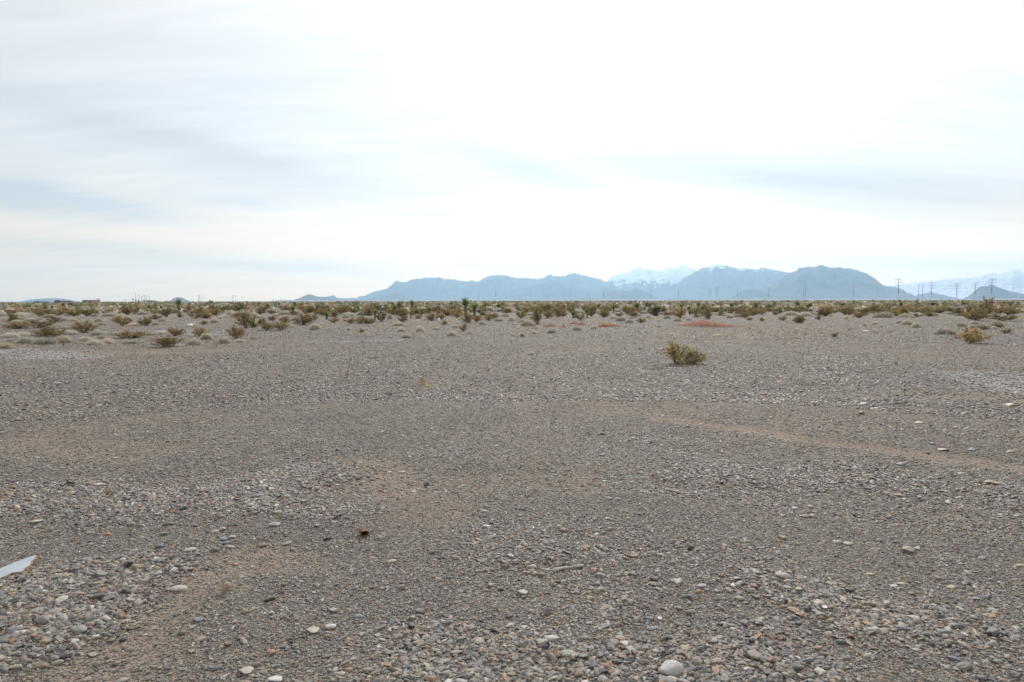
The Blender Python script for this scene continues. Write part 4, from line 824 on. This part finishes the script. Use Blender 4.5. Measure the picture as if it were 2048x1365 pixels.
    e = Vector(pts[0]); mb.tube([e, e + Vector((.004, .012, .006)), e + Vector((.012, .016, .004)), e + Vector((.012, .004, 0)), e + Vector((-.002, -.01, 0))], .0018, 6)
    o = link('wire_loop', mb.mesh('wire_loop', M_WIRE, True), None, c, (.45, 0, 0)); o.location.z += .024; tag(o, 'thin rusty wire bent into an open loop on the gravel', 'wire')
    # brick chips
    for i, (px, py, s, lab) in enumerate([(1228, 1132, .020, 'larger bright orange brick chip tilted on the gravel'), (1214, 1137, .015, 'smaller orange brick chip left of the larger one'), (925, 1250, .015, 'orange-red brick chip left of centre near the bottom'), (1863, 1143, .02, 'flat orange-red chip at right below the pinkish wedge-shaped stone')]):
        x, y, z = ground(px, py); me = ANG[i].copy(); me.materials.clear(); me.materials.append(M_BRICK)
        o = link('brick_chip', me, None, (x, y, z + .009), (.3, .2, i), (s, s * .8, s * .6)); tag(o, lab, 'brick chip', 'orange brick chips')
    # broken glass
    m, nt, N, L = mat('bottle_glass'); oo = nd(N, 'ShaderNodeOutputMaterial'); b = nd(N, 'ShaderNodeBsdfPrincipled', inp={'Roughness': .03, 'IOR': 1.5}); b.inputs['Transmission Weight'].default_value = .85; b.inputs['Base Color'].default_value = (.75, .9, .82, 1); L.new(b.outputs[0], oo.inputs[0])
    g = np.random.default_rng(9)
    pos = [(1236 + g.uniform(0, 60), 947 + g.uniform(0, 13)) for _ in range(26)] + [(1207, 961), (1209, 964), (1204, 956), (1167, 957), (1168, 970), (1327, 956)]
    names = ['tiny clear glass shard in the glittering patch of broken glass on gravel', 'greenish glass shard just left of the glittering patch of broken glass']
    for i, (px, py) in enumerate(pos):
        x, y, z = ground(px, py); n = 5; a = sorted(g.uniform(0, 6.28, n)); r = g.uniform(.008, .018, n)
        me = prism([(r[k] * math.cos(a[k]), r[k] * math.sin(a[k])) for k in range(n)], 0, .003, 'glass_shard', [m, m])
        o = link('glass_shard', me, None, (x, y, z + .014), (g.normal(0, .25) + .12, g.normal(0, .3), g.uniform(0, 6))); tag(o, names[0] if i < 26 else names[1] if i < 29 else {29: 'lone glass shard well left of the glass patch, farther one', 30: 'lone glass shard well left of the glass patch, nearer one', 31: 'lone glass shard right of the glass patch'}[i], 'glass shard', 'shards of a broken bottle' if i < 26 else ('greenish shards left of the glass patch' if i < 29 else None))
    # litter in the scrub
    def crumple(seed, m):
        import bmesh
        bm = bmesh.new(); bmesh.ops.create_icosphere(bm, subdivisions=2, radius=.5); g = np.random.default_rng(seed)
        for v in bm.verts: v.co = v.co * g.uniform(.6, 1.15); v.co.z = v.co.z + .4
        me = bpy.data.meshes.new('litter'); bm.to_mesh(me); bm.free(); me.materials.append(m); return me
    for i, (r_, zx, zy, zw, zh, lab, m) in enumerate([(1, 600, 552, 48, 36, 'crumpled white plastic bag among grey bushes at far left', M_WHITE), (1, 910, 422, 40, 20, 'white scrap of paper left of the pale dirt strip', M_WHITE), (1, 695, 324, 14, 9, 'tiny white scrap in the far left scrub', M_WHITE), (1, 1150, 330, 40, 10, 'flat white scrap below the white skyline buildings', M_WHITE), (1, 1855, 405, 60, 26, 'torn pale plastic sheet caught by a bush at left', M_WHITE), (2, 228, 462, 20, 15, 'small white cup on bare dirt left of the twin low yucca', M_WHITE), (2, 1415, 357, 36, 18, 'red and dark can beside a golden bush', M_RED), (3, 380, 362, 34, 38, 'white rag hanging in brush left of the tallest yucca', M_WHITE), (3, 175, 357, 30, 16, 'white scrap on gravel before the scrub left of the tallest yucca', M_WHITE), (3, 1615, 322, 9, 8, 'tiny white fleck right of the big upright bush', M_WHITE), (5, 605, 424, 90, 7, 'long flat white strip lying on the gravel at right', M_WHITE), (5, 1475, 540, 30, 9, 'small flat white scrap left of the open golden bush', M_WHITE), (4, 1170, 240, 50, 22, 'white bag among the yuccas behind the long russet mat', M_WHITE)]):
        px, x, y, z, d, w_, h_ = place((r_, zx, zy, zw, zh)); o = link('litter', crumple(700 + i, m), None, (x, y, z), (0, 0, i), (w_, w_ * .6, h_ / .9)); 
        o.rotation_euler = (0, 0, 0); tag(o, lab, 'litter', 'litter scattered in the scrub')
    # white plastic flakes near
    for i, (px, py, s, lab) in enumerate([(1319, 1242, .012, 'small white plastic flake right of the wire loop'), (1649, 1220, .016, 'curled white plastic flake at right of the foreground'), (1281, 1103, .006, 'tiny bright scrap beyond the orange brick chips')]):
        x, y, z = ground(px, py); o = link('plastic_flake', prism([(-s, -s * .4), (s * .7, -s * .6), (s, s * .5), (-s * .6, s * .6)], 0, .002, 'plastic_flake', [M_WHITE, M_WHITE]), None, (x, y, z + .015), (.3, .15, .4)); tag(o, lab, 'litter')
    # marker post
    x, y, z = ground(546.4, 624); mb = MB(); hh = 24.5 * y / F; mb.tube([(0, 0, -.1), (0, 0, hh * .62)], .035, 8); o = empty('marker_post', (x, y, z)); link('post', mb.mesh('post', M_WOODG), o)
    mb = MB(); mb.box(-.04, .04, -.03, .03, hh * .62, hh); link('plate', mb.mesh('plate', M_DARKST), o); tag(o, 'thin upright marker post with a dark top standing in the left scrub', 'post')
debris()

# ------------------------------------------------------------------ skyline poles and cables
POLES = [(1796, 557, 1, 0), (1836.5, 570, 0, 0), (1844.5, 569.5, 0, 0), (1861.8, 565, 1, 0), (1912.7, 566.6, 1, 0), (1949.4, 565, 1, 0), (1982.4, 557, 1, 0), (1607, 575, 0, 0), (1610.3, 571.5, 1, 0), (1707, 572, 0, 0),
         (1128, 584, 0, 0), (1140, 584, 1, 0), (1176, 585, 0, 0), (1206, 581, 1, 0), (1208.3, 584.5, 0, 0), (1247, 583.6, 0, 0), (1301.4, 578, 0, 0), (1357, 580.6, 0, 0), (1420, 578.5, 0, 0), (1433.4, 574.7, 1, 0), (1474.8, 577, 0, 0), (1536.7, 575, 0, 0),
         (1041, 592, 0, 1), (1064, 587.5, 0, 1), (1092.5, 592, 0, 1), (1095.3, 588.5, 0, 1), (562, 592, 0, 1), (632.8, 592, 0, 1), (700.4, 592, 0, 1), (764, 589, 0, 1), (825.6, 588, 0, 1), (883, 590, 0, 1), (937, 587.6, 0, 1), (957.5, 588, 1, 0), (966, 594, 0, 1), (991.4, 583, 1, 0), (1011.7, 585.7, 0, 0), (1038.5, 591, 0, 1), (947, 593.5, 0, 1), (486, 592, 0, 1), (406, 592, 0, 1), (320.3, 591, 0, 1)]
def pole_at(px, top, hh=30.0):
    hy = 604.3 - 4.6 * px / 2048.0 - .2
    up = max(hy - top, 4); d = (hh - EYE) * F / up; v = ray(px, 601.5); s = d / v[1]
    return v[0] * s, d
def poles():
    todo = []
    for px, top, arms, thin in POLES:
        x, y = pole_at(px, top); o = empty('power_pole', (x, y, 0)); r = (.62 if not thin else .45) * (1 + max(0, y - 1500) / 2600)
        mb = MB(); mb.tube([(0, 0, -1), (0, 0, 9)], [r, r * .88], 10); link('base_section', mb.mesh('base_section', simple('pale_steel', (.6, .62, .64), .5)if not todo else bpy.data.materials['pale_steel']), o)
        mb = MB(); mb.tube([(0, 0, 9), (0, 0, 20), (0, 0, 30)], [r * .88, r * .66, r * .42], 10); link('shaft', mb.mesh('shaft', M_DARKST), o)
        for k, zz in enumerate((28.2, 24.2, 20.2) if arms else (27.5,)):
            hw = (4.2 if arms else 1.6) * (1.25 if k == 1 else 1); mb = MB(); mb.tube([(-hw, 0, zz + .5), (0, 0, zz), (hw, 0, zz + .5)], .2, 6)
            for sx in (-hw, hw): mb.tube([(sx, 0, zz + .5), (sx, 0, zz - 1.3)], .13, 6)
            link('crossarm', mb.mesh('crossarm', M_DARKST), o)
        tag(o, None, 'power pole', 'steel power poles along the horizon'); todo.append((px, o, arms, 600 - top))
    todo.sort(key=lambda t: -t[0]); W2 = ['first', 'second', 'third', 'fourth', 'fifth', 'sixth', 'seventh', 'eighth', 'ninth', 'tenth', 'eleventh', 'twelfth', 'thirteenth', 'fourteenth', 'fifteenth', 'sixteenth', 'seventeenth', 'eighteenth', 'nineteenth', 'twentieth', 'twenty-first', 'twenty-second']
    for i, (px, o, arms, h_) in enumerate(todo):
        s = 'tall' if h_ > 34 else ('middling' if h_ > 20 else 'small faint'); a = 'with three crossarms' if arms else 'with a bare slim top'
        o['label'] = f'{s} power pole {a}, {W2[i]} from the right edge' if i < 21 else f'{s} power pole {a}, {W2[len(todo) - 1 - i]} from the left edge'
    def cable(seq, zz, dx, label, r=.05):
        pts = []; P = [pole_at(*s) for s in seq]
        for (ax, ay), (bx, by) in zip(P[:-1], P[1:]):
            for k in range(12):
                t = k / 12; pts.append((ax + (bx - ax) * t + dx, ay + (by - ay) * t, zz - 1.3 - 3.2 * 4 * t * (1 - t)))
        pts.append((P[-1][0] + dx, P[-1][1], zz - 1.3)); mb = MB(); mb.tube(pts, r, 4); o = link('power_cable', mb.mesh('power_cable', M_DARKST)); tag(o, label, 'cable', 'cables strung between the power poles')
    A = [(2190, 557), (1982.4, 557), (1796, 557), (1610.3, 571.5), (1433.4, 574.7), (1301.4, 578)]; B = [(2170, 562), (2060, 564), (1949.4, 565), (1912.7, 566.6), (1861.8, 565), (1836.5, 570)]
    for zz, nm in ((28.7, 'highest'), (24.7, 'middle'), (20.7, 'lowest')):
        cable(A, zz, 4, f'{nm} thin cable strung between the two tallest poles at right'); cable(B, zz, 3, f'{nm} thin cable strung along the cluster of middling poles at right')
poles()

# ------------------------------------------------------------------ small buildings, palms and lamp masts at the left skyline
def buildings():
    MT = simple('tan_stucco', (.36, .25, .18), .9, .05, .5); MR = simple('pink_roof', (.40, .30, .24), .9, .05, .5); MG = simple('grey_siding', (.16, .17, .20), .8, .08, .5); MGR = simple('slate_roof', (.14, .15, .18), .8, .05, .5)
    MW = simple('white_wall', (.78, .78, .78), .7, .03, .5); MB_ = simple('blue_roof', (.13, .18, .24), .6, .05, .5); MD = simple('dark_opening', (.04, .04, .05), .6)
    def bld(px0, px1, top, d, wall, roof, gable, label, doors=1, floor=0.0, depth=14):
        v0, v1 = ray(px0, 604), ray(px1, 604); x0, x1 = v0[0] / v0[1] * d, v1[0] / v1[1] * d; hy = 604.3 - 4.6 * px0 / 2048.0; hh = EYE + (hy - top) * d / F; w_ = (x1 - x0) / 2
        o = empty('low_building', ((x0 + x1) / 2, d, 0)); tag(o, label, 'building'); eave = hh * (.62 if gable else .9)
        mb = MB(); mb.box(-w_, w_, 0, depth, -.5, eave); link('wall', mb.mesh('wall', wall), o); mb = MB(); q = w_ + .5
        if gable: mb.add([(-q, -.5, eave + .01), (q, -.5, eave + .01), (0, -.5, hh), (-q, depth + .5, eave + .01), (q, depth + .5, eave + .01), (0, depth + .5, hh)], [(0, 1, 2), (5, 4, 3), (0, 2, 5, 3), (2, 1, 4, 5), (1, 0, 3, 4)])
        else: mb.box(-q, q, -.5, depth + .5, eave + .01, hh)
        link('roof', mb.mesh('roof', roof), o)
        for k in range(doors):
            cx = -w_ + (k + .5) * 2 * w_ / doors; mb = MB(); mb.box(cx - w_ * .18 / doors - .8, cx + w_ * .18 / doors + .8, -.06, -.005, -.3, eave * .68); link('door', mb.mesh('door', MD), o)
    bld(165, 182, 600.8, 620, MT, MR, False, 'tan flat-roofed shed alone on the left skyline', 2)
    bld(108, 124, 600.5, 640, MG, MGR, True, 'dark gabled building left of the tan shed', 1); bld(121, 134, 603, 700, MG, MGR, True, 'low dark annex joined to the right of the dark gabled building', 1)
    bld(284, 299, 601, 900, MW, MB_, False, 'white building with a dark flat roof in the middle of the skyline cluster', 3); bld(272, 283, 603, 880, MW, MG, True, 'small white gabled building left of the dark-roofed one', 1); bld(299.5, 306, 602.6, 880, MG, MGR, True, 'small dark gabled shed right of the dark-roofed white building', 1)
    bld(68, 82, 602.6, 800, MG, MGR, True, 'low dark gabled roof far left on the skyline', 1); bld(197, 208, 604.2, 650, simple('teal_panel', (.2, .36, .36), .7), MW, False, 'low teal trailer right of the tan shed', 1); bld(327, 338, 603, 700, MG, MGR, True, 'dark shed at the left foot of the small round blue hill', 1)
    # lamp masts
    W2 = ['first', 'second', 'third', 'fourth', 'fifth', 'sixth', 'seventh', 'eighth', 'ninth', 'tenth', 'eleventh', 'twelfth']
    for i, (px, top) in enumerate([(197, 599.5), (271.5, 588.5), (278, 592), (284, 594), (289, 592.5), (293, 594), (299, 595), (397.5, 592), (400, 592.5), (466, 593), (471.5, 593), (250, 600)]):
        d = 900 if i else 500; x = ray(px, 604)[0] / ray(px, 604)[1] * d; hy = 604.3 - 4.6 * px / 2048.0; hh = EYE + (hy - top) * d / F; o = empty('lamp_mast', (x, d, 0)); mb = MB(); mb.tube([(0, 0, -.5), (0, 0, hh)], [.22, .16], 6); link('mast', mb.mesh('mast', M_DARKST), o)
        mb = MB(); mb.box(-.9, .9, -.3, .3, hh + .01, hh + .5); link('lamp_head', mb.mesh('lamp_head', M_DARKST), o); tag(o, f'thin dark lamp mast on the left skyline, {W2[sorted([197, 271.5, 278, 284, 289, 293, 299, 397.5, 400, 466, 471.5, 250]).index(px)]} from the left', 'lamp mast', 'lamp masts on the left skyline')
    for i, (px, top, lab) in enumerate([(266, 598.5, 'leftmost'), (271, 600, 'middle'), (277, 600.5, 'rightmost')]):
        d = 860; x = ray(px, 604)[0] / ray(px, 604)[1] * d; hy = 604.3 - 4.6 * px / 2048.0; hh = EYE + (hy - top) * d / F; o = empty('palm_tree', (x, d, 0)); mb = MB(); mb.tube([(0, 0, -.3), (0, 0, hh * .8)], [.3, .2], 6); link('trunk', mb.mesh('trunk', M_BARK), o)
        g = np.random.default_rng(i); v, q, c = yucca_head(g, np.array((0, 0, hh * .8)), 1.6, 60, GREEN, .3); link('crown', mesh_np('crown', v, q, M_LEAF, cols=c), o); tag(o, f'{lab} of three small palms beside the white skyline buildings', 'palm tree', 'palms on the left skyline')
    # bright far-off town strip
    g = np.random.default_rng(4); mb = MB()
    for k in range(420):
        px = g.uniform(560, 2048) if k % 4 else g.uniform(560, 1300); d = g.uniform(3600, 5200); v = ray(px, 604); x = v[0] / v[1] * d; w_ = g.uniform(12, 60); mb.box(x - w_, x + w_, d, d + 40, -1, g.uniform(3.5, 8.5), 0)
    o = link('distant_town', mb.mesh('distant_town', MW)); tag(o, 'thin pale line of far-off flat roofs at the foot of the mountains', 'town', None, 'stuff')
buildings()

# ------------------------------------------------------------------ mountains
def rock_mat(name, snow):
    m, nt, N, L = mat(name); o = nd(N, 'ShaderNodeOutputMaterial'); b = nd(N, 'ShaderNodeBsdfPrincipled', inp={'Roughness': .95}); b.inputs['Specular IOR Level'].default_value = .1
    g = nd(N, 'ShaderNodeNewGeometry'); n1 = nd(N, 'ShaderNodeTexNoise', inp={'Scale': .0035, 'Detail': 10.0, 'Roughness': .65}); L.new(g.outputs['Position'], n1.inputs[0]); r = ramp(N, [(.3, (.07, .06, .055)), (.7, (.15, .125, .11))]); L.new(n1.outputs['Fac'], r.inputs['Fac'])
    c = r.outputs['Color']
    if snow:
        n2 = nd(N, 'ShaderNodeTexNoise', inp={'Scale': .006, 'Detail': 10.0, 'Roughness': .7}); L.new(g.outputs['Position'], n2.inputs[0]); sp = nd(N, 'ShaderNodeSeparateXYZ'); L.new(g.outputs['Position'], sp.inputs[0])
        mr = nd(N, 'ShaderNodeMapRange', inp={'From Min': snow[0], 'From Max': snow[1], 'To Min': -.25, 'To Max': .25}); L.new(sp.outputs[2], mr.inputs[0])
        ad = nd(N, 'ShaderNodeMath', operation='ADD'); L.new(mr.outputs[0], ad.inputs[0]); L.new(n2.outputs['Fac'], ad.inputs[1]); rr = ramp(N, [(.49, (0, 0, 0)), (.53, (1, 1, 1))]); L.new(ad.outputs[0], rr.inputs['Fac'])
        mx = nd(N, 'ShaderNodeMix', data_type='RGBA'); L.new(rr.outputs['Color'], mx.inputs['Factor']); L.new(c, mx.inputs['A']); mx.inputs['B'].default_value = (.8, .82, .85, 1); c = mx.outputs['Result']
    L.new(c, b.inputs['Base Color']); L.new(b.outputs[0], o.inputs[0]); return m
def zr(s, L_):
    x0, y0, k = {6: (560, 510, 4.096), 7: (1040, 510, 3.938), 8: (1540, 510, 4.031), 1: (0, 570, 4.876)}[s]; return [(x0 + x / k, y0 + y / k) for x, y in L_]
def ridge(name, prof, D, m, label, seed, rough=1.0, step=1.4):
    prof = sorted(prof); px = np.arange(prof[0][0], prof[-1][0], step); py = np.interp(px, [p[0] for p in prof], [p[1] for p in prof])
    py = py + ((fbm(px * .2, px * 0, seed, 4) - .5) * 4.2 + (fbm(px * .5, px * 0, seed + 40, 2) - .5) * 2.4) * rough
    n = len(px); Hh = np.zeros(n); dirs = []
    for i in range(n):
        v = ray(px[i], py[i]); hd = math.hypot(v[0], v[1]); Hh[i] = max(v[2] / hd * D + EYE, 0) ; dirs.append((v[0] / hd, v[1] / hd))
    Hh *= np.clip(np.minimum(np.arange(n), np.arange(n)[::-1]) / 5, 0, 1); dirs = np.array(dirs); hm = Hh.max(); half = max(hm * 2.6, D * .05); K = 26; S = np.linspace(-1, 1, 2 * K + 1)
    arc = np.cumsum(np.concatenate([[0], np.hypot(*(np.diff(dirs, axis=0) * D).T)]))
    SS, AA = np.meshgrid(S, arc, indexing='ij'); sa = np.abs(SS)
    wv = (fbm(AA / hm * 1.3, SS * 4, seed + 3, 4) - .5) * 1.2
    rid = 1 - np.abs(2 * fbm(AA / hm * 2.2 + wv, SS * 5 + 5, seed + 7, 5) - 1) * 1.6
    Z = Hh[None, :] * ((1 - sa) ** 1.25 * (1 - .0 * sa) + .5 * (rid - .5) * np.sin(np.pi * np.clip(sa * 1.05, 0, 1)) * (1 - sa))
    Z = np.minimum(Z, Hh[None, :] * (1 - .25 * sa)); Z[0] = -5; Z[-1] = -5; Z = np.maximum(Z, -5)
    Dd = D + SS * half; X = dirs[None, :, 0] * Dd; Y = dirs[None, :, 1] * Dd; a, b = X.shape; V = np.stack([X.ravel(), Y.ravel(), Z.ravel()], 1)
    i, j = np.meshgrid(np.arange(a - 1), np.arange(b - 1), indexing='ij'); Q = np.stack([(i * b + j).ravel(), (i * b + j + 1).ravel(), ((i + 1) * b + j + 1).ravel(), ((i + 1) * b + j).ravel()], 1)
    o = link(name, mesh_np(name, V, Q, m, smooth=True)); tag(o, label, None, None, 'structure')
MR0 = rock_mat('bare_rock', None); MR1 = rock_mat('dusted_rock', (250, 650)); MR2 = rock_mat('snowy_rock', (80, 420)); MR3 = rock_mat('deep_snow', (-330, 150))
ridge('hills', zr(6, [(80, 390), (120, 365), (180, 345), (230, 323), (260, 330), (320, 342), (380, 345), (410, 340), (430, 330), (460, 345), (500, 372), (520, 388)]), 7600, MR0, 'small double-peaked blue hill left of the main range', 1, .5)
ridge('hills', zr(6, [(400, 385), (480, 352), (560, 355), (640, 352), (700, 375)]), 11500, MR0, 'faint low ridge between the small hill and the main range', 2, .3)
ridge('mountains', zr(6, [(570, 388), (650, 345), (700, 332), (760, 303), (820, 293), (870, 278), (910, 250), (940, 222), (962, 208), (985, 222), (1010, 226), (1040, 220), (1080, 203), (1130, 198), (1180, 190), (1240, 188), (1300, 187), (1340, 195), (1380, 205), (1440, 207), (1480, 210), (1530, 222), (1560, 212), (1580, 212), (1610, 228), (1650, 205), (1690, 180), (1730, 168), (1800, 165), (1850, 170), (1890, 178), (1930, 192), (1960, 190)]) + zr(7, [(10, 184), (50, 178), (100, 188), (130, 192), (190, 182), (220, 165), (240, 155), (270, 168), (350, 170), (380, 155), (420, 143), (470, 155), (530, 168), (600, 185), (650, 200), (680, 208), (760, 260), (900, 350)]), 10500, MR1, 'long snow-dusted blue range left of centre', 3, .9)
ridge('mountains', zr(7, [(560, 350), (680, 210), (720, 175), (760, 155), (830, 148), (880, 120), (910, 105), (960, 103), (1020, 108), (1070, 122), (1110, 133), (1150, 105), (1170, 93), (1200, 105), (1230, 95), (1260, 81), (1310, 90), (1360, 107), (1390, 125), (1450, 160), (1560, 260), (1600, 340)]), 10800, MR2, 'far jagged snowy peaks in the gap of the ranges', 4, 1.4)
ridge('mountains', zr(7, [(1120, 355), (1230, 240), (1300, 175), (1390, 128), (1440, 108), (1490, 88), (1530, 83), (1560, 67), (1590, 78), (1650, 92), (1710, 105), (1780, 107), (1830, 115), (1870, 122), (1910, 103), (1960, 108)]) + zr(8, [(10, 118), (60, 130), (140, 140), (220, 160), (330, 230), (450, 330), (500, 360)]), 9600, MR1, 'blue mountain with the highest pointed peak', 5, .9)
ridge('mountains', zr(8, [(-170, 362), (-60, 300), (0, 260), (60, 210), (120, 165), (180, 138), (215, 130), (235, 103), (260, 105), (310, 98), (360, 100), (410, 83), (450, 90), (485, 107), (540, 102), (640, 108), (700, 125), (790, 155), (830, 180), (870, 215), (910, 245), (950, 255), (1010, 262), (1060, 275), (1100, 300), (1140, 320), (1180, 335), (1250, 362)]), 7600, MR0, 'darker broad blue mountain at right', 6, .8)
ridge('hills', zr(6, [(1640, 385), (1750, 362), (1860, 320), (1920, 290), (1960, 278)]) + zr(7, [(0, 268), (60, 255), (150, 235), (210, 212), (250, 203), (290, 202), (330, 220), (400, 235), (470, 255), (540, 262), (590, 260), (650, 250), (690, 262), (760, 285), (830, 305), (900, 330), (960, 360)]), 8900, MR0, 'mid-blue foothills at the centre', 7, .6)
ridge('hills', zr(7, [(560, 362), (640, 325), (700, 290), (740, 268), (790, 280), (830, 285), (880, 275), (910, 263), (950, 272), (1000, 295), (1050, 320), (1090, 340), (1130, 362)]), 7300, MR0, 'darker pointed foothill right of centre', 8, .5)
ridge('hills', zr(6, [(760, 388), (830, 350), (880, 325), (920, 318), (950, 306), (975, 315), (1000, 330), (1030, 335), (1070, 360), (1110, 388)]), 8200, MR0, 'small hill at the left foot of the main range', 9, .5)
ridge('hills', zr(7, [(1580, 362), (1680, 325), (1740, 285), (1800, 272), (1850, 272), (1900, 275), (1960, 290), (2048, 305), (2150, 330), (2250, 362)]), 6900, MR0, 'rounded foothill at the foot of the broad mountain', 10, .4)
ridge('mountains', zr(8, [(780, 350), (900, 262), (960, 248), (1050, 243), (1100, 235), (1180, 230), (1250, 215), (1320, 210), (1400, 195), (1500, 187), (1600, 185), (1690, 178), (1740, 155), (1790, 148), (1830, 158), (1880, 148), (1930, 125), (1975, 112), (2020, 128), (2100, 150), (2200, 200), (2350, 330)]), 10400, MR3, 'long snow-covered mountain at the right edge', 11, .7)
ridge('hills', zr(8, [(1080, 362), (1200, 320), (1260, 308), (1300, 300), (1340, 310), (1420, 328), (1500, 345), (1600, 362)]), 8600, MR0, 'low blue hill below the snow-covered mountain', 12, .4)
ridge('hills', zr(8, [(1530, 365), (1600, 330), (1650, 290), (1700, 255), (1740, 250), (1800, 246), (1850, 265), (1920, 290), (2048, 315), (2200, 340), (2320, 365)]), 6900, MR0, 'steep-sided dark blue hill at the right edge', 13, .5)
ridge('hills', zr(1, [(1580, 182), (1650, 160), (1690, 135), (1740, 118), (1790, 130), (1840, 155), (1900, 182)]), 7200, MR0, 'small round blue hill behind the left skyline', 14, .3)
ridge('hills', zr(1, [(60, 182), (200, 162), (300, 145), (400, 136), (500, 131), (620, 136), (700, 150), (800, 168), (860, 180)]), 12300, MR0, 'very faint far ridge at the left', 15, .3)

# ------------------------------------------------------------------ haze
def haze():
    mb = MB(); mb.box(-13600, 13600, -13600, 13600, -6.5, 700); m, nt, N, L = mat('haze'); o = nd(N, 'ShaderNodeOutputMaterial'); v = nd(N, 'ShaderNodeVolumePrincipled')
    v.inputs['Color'].default_value = (.475, .745, 1.0, 1); v.inputs['Density'].default_value = HAZE; v.inputs['Anisotropy'].default_value = .62; L.new(v.outputs[0], o.inputs['Volume'])
    ob = link('haze', mb.mesh('haze', m)); tag(ob, 'pale blue desert haze in front of the mountains', 'haze', None, 'stuff')
HAZE = 1.05e-4
haze()

# ------------------------------------------------------------------ render settings
vs = sc.view_settings; vs.view_transform = 'Standard'; vs.look = 'None'; vs.exposure = 0; vs.gamma = 1
sc.render.engine = 'CYCLES'; sc.cycles.volume_bounces = 1; sc.cycles.max_bounces = 4; sc.cycles.diffuse_bounces = 2
